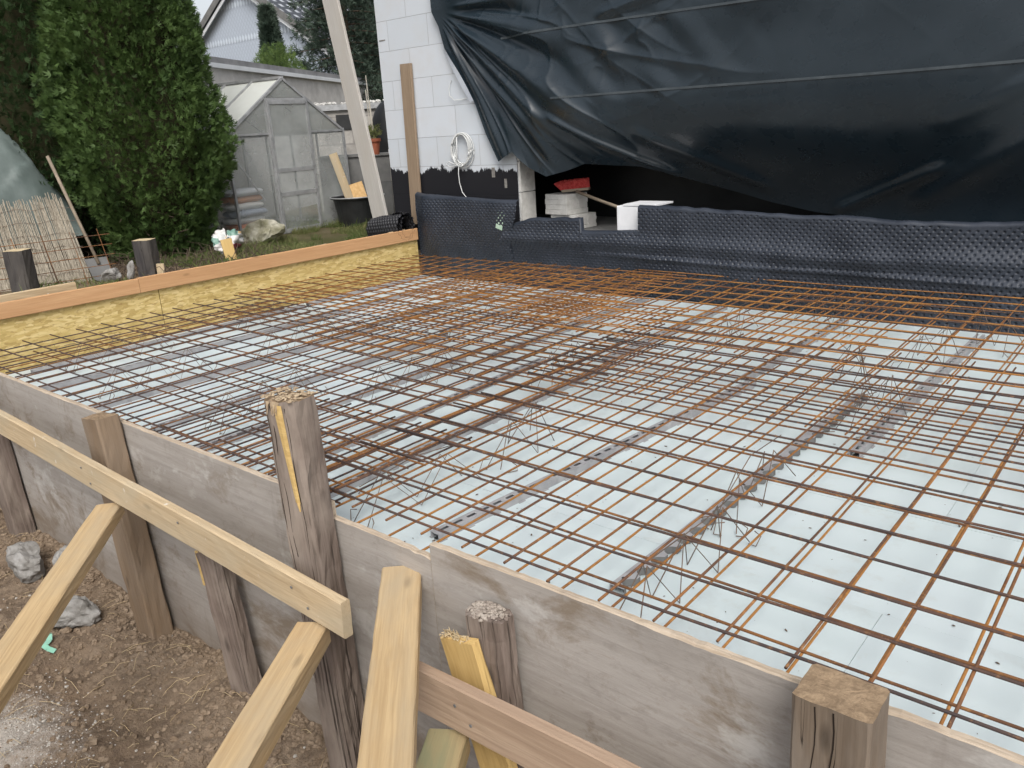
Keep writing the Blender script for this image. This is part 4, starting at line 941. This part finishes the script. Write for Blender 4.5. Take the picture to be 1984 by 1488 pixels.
# spruce behind the garage
def spruce(cx, cy, H, R0, label, seed, nb=150, leaf=None):
    rt = root('spruce_tree', (cx, cy, 0), label, 'spruce', 'spruces behind the garage'); r_ = np.random.default_rng(seed); mb = MB(); mb.tube([(0, 0, 0), (0, 0, H)], [.16, .02], 8)
    cs = []; ns = []
    for k in range(nb):
        z_ = H*(.12+.86*(k/nb)); a = k*2.4+r_.normal(0, .2); L = R0*(1-z_/H)**.8*r_.uniform(.75, 1.1); p = np.array([0, 0, z_]); d = np.array([np.cos(a), np.sin(a), .05])
        pts = [tuple(p+d*L*t+np.array([0, 0, -.28*L*t*t+.12*L*t**4])) for t in np.linspace(0, 1, 6)]
        mb.tube(pts, [.022, .018, .014, .01, .007, .003], 4)
        m = int(14+L*34)
        for j in range(m):
            t = r_.uniform(.15, 1); q = p+d*L*t+np.array([0, 0, -.28*L*t*t+.12*L*t**4]); side = np.array([-np.sin(a), np.cos(a), 0])*r_.normal(0, .22*L*(1.1-t))
            cs.append(q+side+np.array([0, 0, -abs(r_.normal(0, .05))])); ns.append(d*.9+side*1.2+np.array([0, 0, -.5]))
    cs = np.repeat(np.array(cs), 3, 0)+r_.normal(0, .05, (len(cs)*3, 3)); V, F, t = sprays(cs, np.repeat(np.array(ns), 3, 0), .095, 6, seed, .3); link('crown', V, F, leaf or L_SPRUCE, rt, tone=t); mb.build('trunk', M_BARK, rt)
spruce(-13.7, 11.35, 8.5, 1.7, 'big dark spruce behind the garage, left of the leaning board', 21, 170)
spruce(-14.9, 14.3, 9.5, 2.4, 'second dark spruce right of the leaning board', 22, 160)
spruce(-16.9, 15.2, 9.5, 2.0, 'dark spruce farther back between the other two', 23, 140)
thuja(-14.75, 10.35, 0, 3.55, lambda h_: .40*(1-np.asarray(h_)/3.7)**.7+.02, 'small pointed conifer in front of the slate gable', 25, L_SPRUCE, 5000, .11, 'garden shrubs behind the garage')
rt = root('shrub', (-13.1, 9.25, 0), 'bright green leafy shrub above the garage roof', 'shrub', 'garden shrubs behind the garage')
c = nrg.normal(0, 1, (3600, 3)); c /= np.linalg.norm(c, axis=1, keepdims=True); V, F, t = sprays(c*np.array([.45, .45, .6])*nrg.uniform(.6, 1.1, (3600, 1))+np.array([0, 0, 2.05]), c, .06, 5, 9); link('crown', V, F, L_SHRUB, rt, tone=t)
mb = MB(); mb.tube([(0, 0, 0), (0, 0, 2)], [.06, .03], 6)
for k in range(10): mb.tube([(0, 0, 1.0+.08*k), (.5*math.cos(k*2.4), .5*math.sin(k*2.4), 1.6+.08*k)], [.02, .006], 5)
mb.build('trunk', M_BARK, rt)

# grass in the garden
def grass(n, regs, seed):
    r_ = np.random.default_rng(seed); xs_ = []; ys_ = []
    for (x0, x1, y0, y1, k) in regs: xs_.append(r_.uniform(x0, x1, int(n*k))); ys_.append(r_.uniform(y0, y1, int(n*k)))
    x = np.concatenate(xs_); y = np.concatenate(ys_); keep = fbm(x*2.1, y*2.1, 1, 3) > -.18; x, y = x[keep], y[keep]; m = len(x)
    z = ground_h(x, y)-.005; a = r_.uniform(0, 6.28, m); L = r_.uniform(.025, .085, m)*(1+.8*(r_.random(m) > .93)); b = r_.normal(0, .45, (m, 2)); w = .0028
    px = np.cos(a)*w; py = np.sin(a)*w
    p = np.stack([x, y, z], -1); o1 = np.stack([px, py, 0*px], -1); mid = p+np.stack([b[:, 0]*L*.35, b[:, 1]*L*.35, L*.6], -1); tip = p+np.stack([b[:, 0]*L, b[:, 1]*L, L*.95], -1)
    V = np.stack([p-o1, p+o1, mid+o1*.7, tip, mid-o1*.7], 1).reshape(-1, 3); F = np.arange(len(V)).reshape(-1, 5)
    tone = np.clip(r_.normal(.4, .25, m)+.35*fbm(x*1.3, y*1.3, 4, 2), 0, 1)
    o = link('grass', V, F, L_GRASS, tone=tone); tag(o, 'short green and straw-coloured grass in the garden', kind='stuff')
grass(60000, [(-8.6, -5.7, 3.6, 7.2, .85), (-7.6, -5.9, 1.6, 3.2, .06), (-9.6, -7.4, 4.9, 7.4, .15)], 4)

mb = MB()
for i in range(420):
    x = rnd.uniform(-8.4, -6.3); y = rnd.uniform(3.1, 4.6); z = gz(x, y); a = rnd.uniform(0, 6.3); L = rnd.uniform(.06, .28); h_ = rnd.uniform(0, .16)
    mb.tube([(x, y, z+.005), (x+L*.5*math.cos(a), y+L*.5*math.sin(a), z+h_), (x+L*math.cos(a+.4), y+L*math.sin(a+.4), z+h_*rnd.uniform(.2, 1.3))], [.004, .003, .001], 4)
tag(mb.build('dead_twigs', M_BARK), 'tangle of dead brown twigs under the big conifer', kind='stuff')
# ================================================================== GREENHOUSE
FL = Vector((-8.22, 5.03, .0)); az = math.radians(97); d = Vector((math.cos(az), math.sin(az), 0)); nrm = Vector((-d.y, d.x, 0))
gh = root('greenhouse', FL, 'small aluminium greenhouse with hazy panes behind the thuja', 'greenhouse', rz=az)
Wd, Le, E_, Rg = 1.78, 1.9, 1.14, 1.735   # width, length, eave, ridge ; local x along the front, local y away
mb = MB(); a_ = .028
def bar2(p, q, w=.028, h=.028, b=None): (b or mb).bar(p, q, w, h)
ap = (Wd/2, 0, Rg)
for yv in (0, Le):
    bar2((0, yv, 0), (0, yv, E_)); bar2((Wd, yv, 0), (Wd, yv, E_)); bar2((0, yv, E_), (Wd/2, yv, Rg)); bar2((Wd/2, yv, Rg), (Wd, yv, E_)); bar2((0, yv, .02), (Wd, yv, .02))
bar2((.60, 0, 0), (.60, 0, E_+.395)); bar2((1.22, 0, 0), (1.22, 0, E_+.36)); bar2((.60, -.004, 1.50), (1.22, -.004, 1.50), .03, .05); bar2((0, 0, E_), (.60, 0, E_), .02, .02); bar2((1.22, 0, E_), (Wd, 0, E_), .02, .02)
bar2((0, 0, E_), (0, Le, E_), .05, .05); bar2((Wd, 0, E_), (Wd, Le, E_), .05, .05); bar2((Wd/2, 0, Rg+.01), (Wd/2, Le, Rg+.01), .06, .03)
for k in (1, 2, 3):
    yv = Le*k/4
    for s_ in (0, Wd): bar2((s_, yv, 0), (s_, yv, E_), .02, .02); bar2((s_, yv, E_+.01), (Wd/2, yv, Rg+.012), .02, .02)
bar2((0, 0, .02), (0, Le, .02)); bar2((Wd, 0, .02), (Wd, Le, .02)); bar2((.02, .02, 1.0), (.42, .02, .42), .015, .015)
mb.build('frame', M_ALU, gh)
dr = MB(); yv = -.02
for z_ in (.04, .46, .73, 1.48): bar2((.62, yv, z_), (1.20, yv, z_), .02, .045, dr)
bar2((.62, yv, .02), (.62, yv, 1.48), .02, .03, dr); bar2((1.20, yv, .02), (1.20, yv, 1.48), .02, .03, dr)
do = dr.build('door', M_ALU, gh)
mb = MB(); mb.add([(.63, yv, .04), (1.19, yv, .04), (1.19, yv, 1.47), (.63, yv, 1.47)], [(0, 1, 2, 3)]); mb.build('door_pane', M_PANE, do)
def pane(vs, mat=M_PANE): m_ = MB(); m_.add(vs, [tuple(range(len(vs)))]); m_.build('pane', mat, gh)
pane([(.01, 0, .03), (.59, 0, .03), (.59, 0, E_), (.01, 0, E_)]); pane([(.01, 0, E_+.01), (.59, 0, E_+.01), (.59, 0, E_+.385)])
pane([(1.23, 0, .03), (Wd-.01, 0, .03), (Wd-.01, 0, E_), (1.23, 0, E_)]); pane([(1.23, 0, E_+.01), (Wd-.02, 0, E_+.01), (1.23, 0, E_+.365)]); pane([(.62, 0, 1.53), (1.2, 0, 1.53), (Wd/2, 0, Rg-.02)])
pane([(0, 0.01, .03), (0, Le, .03), (0, Le, E_), (0, .01, E_)]); pane([(Wd, 0.01, .03), (Wd, Le, .03), (Wd, Le, E_), (Wd, .01, E_)]); pane([(0, Le, .03), (Wd, Le, .03), (Wd, Le, E_), (Wd/2, Le, Rg), (0, Le, E_)])
for k in range(4):
    y0, y1 = Le*k/4+.01, Le*(k+1)/4-.01
    pane([(0, y0, E_), (0, y1, E_), (Wd/2, y1, Rg), (Wd/2, y0, Rg)], M_RPANE); pane([(Wd, y0, E_), (Wd/2, y0, Rg), (Wd/2, y1, Rg), (Wd, y1, E_)], M_RPANE)
# things inside: stacked sacks
cols = [(.62, .62, .60), (.60, .20, .08), (.58, .58, .57), (.30, .34, .42), (.60, .60, .58), (.55, .25, .12), (.5, .52, .55)]
for k, c_ in enumerate(cols):
    m_ = simple('sack_film_%s' % 'abcdefg'[k], c_, tuple(min(1, q*1.15) for q in c_), 5, .5, .4, .004); nu, nv = 16, 10
    A = np.linspace(0, 2*np.pi, 17)[:, None]; B = np.linspace(-np.pi/2, np.pi/2, 11)[None, :]
    sx = np.sign(np.cos(A))*np.abs(np.cos(A))**.5; sy = np.sign(np.sin(A))*np.abs(np.sin(A))**.5
    Pp = np.stack([.26*sx*np.cos(B)**.4, .17*sy*np.cos(B)**.4, .042*np.sin(B)+.004*vnoise(sx*3, sy*3, k)], -1)
    o = gridmesh('sack', Pp, m_); q = FL+d*(.34+.03*(k % 2))+nrm*(.33+.02*(k % 3)); o.location = (q.x, q.y, .05+.078*k); o.rotation_euler = (0, 0, az+rnd.uniform(-.1, .1))
    tag(o, ['bottom pale sack in the greenhouse stack', 'orange-brown sack second from the bottom in the greenhouse', 'white sack third from the bottom in the greenhouse', 'blue-grey sack in the middle of the greenhouse stack', 'white sack above the blue-grey one in the greenhouse', 'orange printed sack near the top of the greenhouse stack', 'topmost grey-white sack in the greenhouse'][k], 'sack', 'sacks stacked in the greenhouse')

# ================================================================== NEIGHBOURING BUILDINGS
u = Vector((math.cos(math.radians(121.5)), math.sin(math.radians(121.5)), 0)); nb_ = Vector((-u.y, u.x, 0))
GA = Vector((-9.9, 5.85, 0))-u*1.2
ga = root('garage', GA, 'low grey rendered garage with a pale metal roof edge', 'garage', rz=math.radians(121.5))
mb = MB(); mb.box((0, 0, 0), (10.4, 5, 2.0)); mb.build('wall', M_CONC, ga)
mb = MB(); mb.box((-.05, -.06, 2.0), (10.45, -.001, 2.055)); mb.build('roof_edge', M_TRIM, ga)
mb = MB(); mb.box((-.05, -.04, 2.057), (10.45, 5.05, 2.13)); mb.build('roof', M_FELT, ga)
# block wall in front of it (rough broken top)
def brickmat():
    m = NM('old_block_wall', .95, .1); br = m.n('ShaderNodeTexBrick', Vector=m.co((1, 1, 1), jitter=False, rot=(math.radians(90), 0, 0))); br.inputs['Scale'].default_value = 1
    br.inputs['Brick Width'].default_value = .38; br.inputs['Row Height'].default_value = .19; br.inputs['Mortar Size'].default_value = .012
    br.inputs['Color1'].default_value = (.48, .455, .42, 1); br.inputs['Color2'].default_value = (.58, .55, .51, 1); br.inputs['Mortar'].default_value = (.36, .34, .32, 1)
    n = m.noise(m.co((6, 6, 6)), 1, 6, .65); m.col(m.mix(m.ramp(n, [(.4, .5), (.7, 0.0)]), br.outputs['Color'], (.16, .15, .14))).bump(n, .01, .8); return m.m
M_OLDB = brickmat()
BW = Vector((-10.05, 7.55, 0)); bz = math.atan2(8.9-7.55, -8.9+10.05)
bwl = root('block_wall', BW, 'old grey block wall with a crumbling ledge right of the greenhouse', 'wall', rz=math.radians(50))
mb = MB(); mb.box((0, 0, 0), (3.2, .25, 1.42)); mb.build('masonry', M_OLDB, bwl)
mb = MB(); mb.box((-.05, -.05, 1.422), (3.2, .32, 1.50)); mb.build('ledge', M_ALU, bwl)
mb = MB(); rb = random.Random(5)
for i in range(60): blobs(mb, rb.uniform(0, 3.1), rb.uniform(.02, .22), 1.52, rb.uniform(.02, .055), .6, 0, i)
mb.build('broken_mortar', M_STONE, bwl)
mb = MB(); mb.box((.35, -.01, 1.15), (.68, -.002, 1.36)); mb.build('dark_opening', M_BLACKPL, bwl)
# dark slab wall, pallet, kettle, pot
r0 = root('retaining_wall', (-8.45, 7.0, 0), 'dark grey concrete slab wall behind the tub', 'wall', rz=math.radians(45))
for i in range(2):
    mb = MB(); mb.box((-.5+i*.9, 0, -.05), (-.5+i*.9+.892, .08, .47)); mb.build('slab', M_DCONC, r0)
    mb = MB(); mb.box((-.5+i*.9, .002, .474), (-.5+i*.9+.892, .075, .80)); mb.build('slab', M_DCONC, r0)
mb = MB(); mb.box((-.5, -.02, .802), (1.3, .5, .83)); mb.build('cap', M_DCONC, r0)
kt = root('barbecue_cover', (-8.55, 7.75, .0), 'round dark covered barbecue on the ledge behind the pot', 'barbecue')
mb = MB()
A = np.linspace(0, 2*np.pi, 25)[:, None]; B = np.linspace(0, 1, 14)[None, :]
Rr = .32*np.sqrt(np.clip(1-(B*.98)**2.6, 0, 1)); Pp = np.stack([Rr*np.cos(A)*(1+.05*np.sin(A*5)), Rr*np.sin(A), .78+.72*B+0*A], -1); gridmesh('cover', Pp, M_BLACKFILM, kt)
mb.tube([(0, 0, 0), (0, 0, .85)], .05, 8); mb.build('stand', M_ALU, kt)
pt = root('flower_pot', (-7.80, 6.73, .832), 'terracotta pot with dry canes standing on the dark slab wall', 'flower pot')
mb = MB(); n = 20
prof = [(.055, 0), (.075, .15), (.088, .15), (.09, .185), (.08, .185), (.076, .15)]
for (ra, za) in prof:
    for j in range(n): mb.v.append((ra*math.cos(2*math.pi*j/n), ra*math.sin(2*math.pi*j/n), za))
for i in range(len(prof)-1):
    for j in range(n): mb.f.append((i*n+j, i*n+(j+1) % n, (i+1)*n+(j+1) % n, (i+1)*n+j)); mb.m.append(0)
mb.f.append(tuple(5*n+j for j in range(n))); mb.m.append(0)
mb.build('pot', M_TERRA, pt)
mb = MB()
for (dx_, L) in ((-.03, .62), (.0, .78), (.02, .5)): mb.tube([(dx_, .0, .12), (dx_-.05, .03, .12+L)], .006, 6)
mb.build('cane', simple('bleached_cane', (.45, .42, .36), (.56, .52, .45), 9, .7, .3, 0), pt)
c = nrg.normal(0, 1, (90, 3))*.045; V, F, t = sprays(c+np.array([0, 0, .24]), nrg.normal(0, 1, (90, 3))+np.array([0, 0, 1]), .06, 5, 3); link('plant', V, F, L_GRASS, pt, tone=t)
mb = MB(); mb.box((-.12, -.1, 0), (.22, .12, .05)); tag(mb.build('white_tray', M_WHITE, loc=(-7.60, 6.98, .832)), 'small white tray beside the terracotta pot', 'tray')

# tub with two offcuts
tb = root('mortar_tub', (-8.06, 6.60, 0), 'black round mortar tub on the grass beside the greenhouse', 'tub')
mb = MB(); n = 36; prof = [(.24, .0), (.295, .33), (.325, .335), (.325, .355), (.29, .35), (.235, .02)]
for (ra, za) in prof:
    for j in range(n): mb.v.append((ra*math.cos(2*math.pi*j/n), ra*math.sin(2*math.pi*j/n), za))
for i in range(len(prof)-1):
    for j in range(n): mb.f.append((i*n+j, i*n+(j+1) % n, (i+1)*n+(j+1) % n, (i+1)*n+j)); mb.m.append(0)
mb.f.append(tuple(5*n+j for j in range(n))); mb.m.append(0); mb.f.append(tuple(j for j in range(n))[::-1]); mb.m.append(0)
mb.build('tub_body', M_BLACKPL, tb)
mb = MB(); mb.tube([(.331*math.cos(2*math.pi*j/36), .331*math.sin(2*math.pi*j/36), .352) for j in range(37)], .008, 6); mb.build('rim', M_ALU, tb)
o = beam('offcut', (-8.05, 6.56, .05), (-8.27, 6.47, .87), .10, .025, W_PALE, (1, -1, .3), W_PALE, seed=61); tag(o, 'narrow pale board standing in the black tub', 'offcut')
o = beam('offcut', (-7.94, 6.60, .10), (-8.12, 6.62, .50), .20, .018, M_CHIP, (1, -1, .5), M_CHIP, seed=62); tag(o, 'wide chipboard offcut standing in the black tub', 'offcut')

# slate gable house
hs_ = root('slate_house', (-24.1, 16, 0), 'house with a pale blue slate gable and dark tiled roof', 'house')
def slate():
    m = NM('pale_slate_shingle', .7, .3); ob = m.co((1, 1, 1), jitter=False); p = m.sep(ob)
    # small pointed shingles: diamond lattice
    sx = m.math('MULTIPLY', p[0], 1/.16); sz = m.math('MULTIPLY', p[2], 1/.20)
    a = m.math('FRACT', m.math('ADD', sx, sz)); b_ = m.math('FRACT', m.math('SUBTRACT', sx, sz))
    e = m.math('MINIMUM', m.math('MINIMUM', a, m.math('SUBTRACT', 1, a)), m.math('MINIMUM', b_, m.math('SUBTRACT', 1, b_)))
    c = m.mix(m.ramp(e, [(.02, 0.0), (.12, 1.0)]), (.34, .385, .45), (.44, .49, .565)); n = m.noise(ob, 2.5, 4); c = m.mix(m.ramp(n, [(.4, 0.0), (.7, .5)]), c, (.40, .44, .51))
    m.col(c).bump(e, .01, .6); return m.m
mb = MB(); s1, s2 = 5.906, 0
zl_ = lambda x_: 5.906-abs(x_)*.56
w0 = 7.5
mb.add([(-w0, 0, 0), (w0, 0, 0), (w0, 0, zl_(w0)), (0, 0, 5.906), (-w0, 0, zl_(w0)), (-w0, 9, 0), (w0, 9, 0), (w0, 9, zl_(w0)), (0, 9, 5.906), (-w0, 9, zl_(w0))], [(0, 1, 2, 3, 4), (9, 8, 7, 6, 5), (1, 6, 7, 2), (5, 0, 4, 9)])
mb.build('gable_wall', slate(), hs_)
def rooftile():
    m = NM('dark_roof_tile', .5, .5); ob = m.co((1, 1, 1), jitter=False); p = m.sep(ob)
    a = m.math('FRACT', m.math('MULTIPLY', p[1], 1/.28)); b_ = m.math('FRACT', m.math('MULTIPLY', p[2], 1/.19))
    k = m.math('MULTIPLY', m.ramp(a, [(.3, 1.0), (.5, 0.0)]), m.ramp(b_, [(.4, 0.0), (.6, 1.0)]))
    m.col(m.mix(k, (.045, .05, .06), (.38, .40, .43))).bump(k, .02, .6); return m.m
for s_ in (-1, 1):
    mb = MB(); e = w0+.5
    mb.add([(0, -.25, 6.0), (s_*e, -.25, zl_(e)+.1), (s_*e, 9.2, zl_(e)+.1), (0, 9.2, 6.0), (0, -.25, 5.91), (s_*e, -.25, zl_(e)), (s_*e, 9.2, zl_(e)), (0, 9.2, 5.91)], [(0, 1, 2, 3), (4, 7, 6, 5), (0, 4, 5, 1), (1, 5, 6, 2), (3, 2, 6, 7)])
    mb.build('roof', bpy.data.materials.get('dark_roof_tile') or rooftile(), hs_)
    mb = MB(); mb.add([(0, -.27, 6.02), (s_*e, -.27, zl_(e)+.12), (s_*e, -.27, zl_(e)-.10), (0, -.27, 5.78), (0, -.255, 6.02), (s_*e, -.255, zl_(e)+.12), (s_*e, -.255, zl_(e)-.10), (0, -.255, 5.78)], [(0, 1, 2, 3), (4, 7, 6, 5), (0, 3, 7, 4), (0, 4, 5, 1)])
    mb.build('verge_board', M_DCONC, hs_)
    mb = MB(); mb.bar((0, -.2, 5.70), (s_*e, -.2, zl_(e)-.20), .03, .10); mb.build('verge_trim', M_TRIM, hs_)
for zr, xa, xb in ((4.20, -2.85, 2.75), (5.20, -1.1, 1.0)):
    x_ = xa; mb = MB()
    while x_ < xb:
        n = 14; k = len(mb.v); mb.v += [(x_+.05*math.cos(2*math.pi*j/n), -.012, zr+.095*math.sin(2*math.pi*j/n)) for j in range(n)]; mb.f.append(tuple(range(k, k+n))); mb.m.append(0); x_ += .16
    mb.build('oval_shingle_row', bpy.data.materials.get('light_shingle') or simple('light_shingle', (.54, .60, .67), (.60, .66, .73), 8, .7, .3, 0), hs_)

# ================================================================== LEFT GARDEN THINGS
def stump(x, y0, z1, w_, label, seed):
    o = beam('timber_post', (x, y0, -.3), (x+.01, y0, z1), w_, w_, W_DARK, (.6, -.8, 0), W_PALEEND, seed=seed, rough=.003, endrough=.006, bev=.015); tag(o, label, 'post', 'dark posts in the garden')
stump(-7.10, 2.37, .37, .155, 'thick black post with a pale cut top in front of the reed mat', 71)
stump(-6.86, 3.27, .335, .15, 'thick black post with a pale cut top in front of the thuja', 72)
o = beam('stake', (-6.85, 4.07, -.1), (-6.91, 4.06, .225), .10, .035, W_YELLOW, (1, -.5, 0), W_YELLOW, seed=73); tag(o, 'yellow square stake before the colourful bag', 'stake')
o = beam('wood_block', (-6.72, 3.30, .02), (-6.72, 3.305, .13), .06, .05, W_PALE, (1, -.5, 0), W_PALEEND, seed=74); tag(o, 'small pale wood block beside the black post', 'wood block')
rock('garden_stone', (-7.02, 3.02, .06), (.10, .07, .06), 75, 'square grey stone left of the black post by the thuja', None, M_ROCK, 'stone')
rock('garden_stone', (-6.92, 3.14, .08), (.04, .03, .09), 76, 'thin upright grey stone beside the black post', None, M_ROCK, 'stone')
rock('garden_rock', (-7.85, 5.05, .09), (.30, .20, .17), 77, 'mossy pale boulder below the greenhouse corner', None, simple('mossy_boulder', (.20, .19, .12), (.48, .46, .38), 9, .95, .1, .012, 8), 'boulder')
# colourful bag
nu, nv = 50, 30; A = np.linspace(0, 2*np.pi, nu)[:, None]; B = np.linspace(-1.4, 1.5, nv)[None, :]
cr_ = 1+.25*vnoise(A*3, B*3, 2)+.15*vnoise(A*7, B*7, 1); Pp = np.stack([.09*np.cos(A)*np.cos(B)*cr_, .14*np.sin(A)*np.cos(B)*cr_, .085*np.sin(B)*cr_+.185+.03*np.sin(A*2)], -1); Pp[-1] = Pp[0]
m = NM('printed_bag_film', .4, .5); v_ = m.n('ShaderNodeTexVoronoi', Vector=m.co((9, 9, 16))); v_.inputs['Scale'].default_value = 1; sp_ = m.n('ShaderNodeSeparateColor'); m.t.links.new(v_.outputs['Color'], sp_.inputs[0])
m.col(m.ramp(sp_.outputs[0], [(0, (.62, .62, .60)), (.4, (.16, .28, .23)), (.55, (.50, .14, .20)), (.66, (.56, .54, .52)), (.84, (.50, .34, .18)), (.92, (.10, .12, .13))], 'CONSTANT'))
o = gridmesh('crumpled_bag', Pp, m.m); o.location = (-7.15, 4.22, -.02); tag(o, 'crumpled colourful printed bag behind the yellow stake', 'bag')
# reed mat
rm = root('reed_mat', (-7.5, 2.75, 0), 'leaning bleached reed mat before the grey tarpaulin', 'reed mat')
mb = MB(); bdir = Vector((-7.36, 3.0, 0))-Vector((-7.72, 2.35, 0)); rb = random.Random(9); n = 118; nb2 = Vector((bdir.y, -bdir.x, 0)).normalized()
for i in range(n):
    t = i/(n-1); b0 = Vector((-7.72, 2.35, -.02))+bdir*t+nb2*rb.uniform(-.006, .006); tp = b0+Vector((-.14-.02*t, -.05*t+rb.uniform(-.01, .01), .74+rb.uniform(-.05, .02)+.02*math.sin(t*9))); 
    if rb.random() < .06: continue
    mb.tube([b0-rm.location, (b0+tp)/2-rm.location+Vector((rb.uniform(-.004, .004), rb.uniform(-.004, .004), 0)), tp-rm.location], [.0056, .005, .0036], 5)
mb.build('reeds', M_REED, rm)
mb = MB()
for zz in (.08, .19, .30, .41, .52, .63):
    pts = [Vector((-7.72, 2.35, 0))+bdir*(k/20)+Vector((-.14*zz/.74, 0, zz+.01*math.sin(k*.9)))+nb2*.006-rm.location for k in range(21)]; mb.tube(pts, .0018, 4)
mb.build('binding_wire', ST_WIRE, rm)
# rusty grid leaning
mb = MB()
def Lp(a_, b_): return Vector((-7.35, 1.85, 0))+Vector((.20, 1.25, 0))*a_+Vector((-.16, .0, 1))*b_*.42
for k in range(5): mb.tube([Lp(-.4, .12+.2*k), Lp(1.04, .12+.2*k)], .003, 5)
for k in range(9): mb.tube([Lp(-.36+.17*k, -.1), Lp(-.36+.17*k-.03, 1.05)], .003, 5)
tag(mb.build('rebar_grid', ST_MID), 'small rusty steel grid leaning over the reed mat', 'steel grid')
# shovel
sh = root('shovel', (-7.27, 3.04, .02), 'old shovel leaning beside the reed mat', 'shovel')
mb = MB(); mb.tube([(0, 0, .12), (-.18, -.035, .55), (-.38, -.075, 1.03)], .014, 8); mb.build('handle', M_GREYBR, sh, smooth=True)
mb = MB(); mb.add([(-.05, -.09, .17), (-.02, .09, .17), (.05, .08, .0), (.06, 0, -.05), (.03, -.08, .0), (-.06, -.09, .165), (-.03, .09, .165), (.04, .08, -.006), (.05, 0, -.056), (.02, -.08, -.006)], [(0, 1, 2, 3, 4), (9, 8, 7, 6, 5), (0, 5, 6, 1), (1, 6, 7, 2), (2, 7, 8, 3), (3, 8, 9, 4), (4, 9, 5, 0)]); mb.build('blade', M_DCONC, sh)
# grey tarpaulin over a heap
nu, nv = 120, 70; u = np.linspace(0, 1, nu)[:, None]; v = np.linspace(0, 1, nv)[None, :]
# crest line falls from left to right
cx_ = -8.75+.25*u; cy_ = .6+2.72*u; ht = 1.38-.10*sstep(0, .6, u)-.75*sstep(.84, 1.06, u)
px_ = cx_+.62*(v-.5)*1.6; zz = ht*np.clip(1-np.abs(v-.45)**2.2*3.2, 0, 1)**.8; zz = .30+(zz-.30)*(zz > .30)
zz = zz+.07*fbm(u*9+v*3, v*4-u*4, 1, 3)+.06*(1-np.abs(vnoise(u*5+v*4, v*3-u*5, 4)))**8+.02*np.sin((u*5-v*2)*6)*np.clip(1-v, 0, 1)
Pp = np.stack([px_+0*u, cy_+.05*vnoise(u*5, v*5)+0*v, zz], -1); o = gridmesh('tarpaulin_cover', Pp, M_GREYTARP, thick=.003); tag(o, 'grey-green tarpaulin draped over a heap at the left edge', 'tarpaulin')
wp = root('wood_pile', (-8.6, 1.9, 0), 'pile of timber under the grey tarpaulin', 'wood pile')
for k in range(3):
    mb = MB(); mb.box((-.35, -1.3, .05+.09*k), (.38, 1.15, .05+.09*k+.06)); mb.build('timber_layer', W_BROWN if k % 2 else W_DARK, wp)
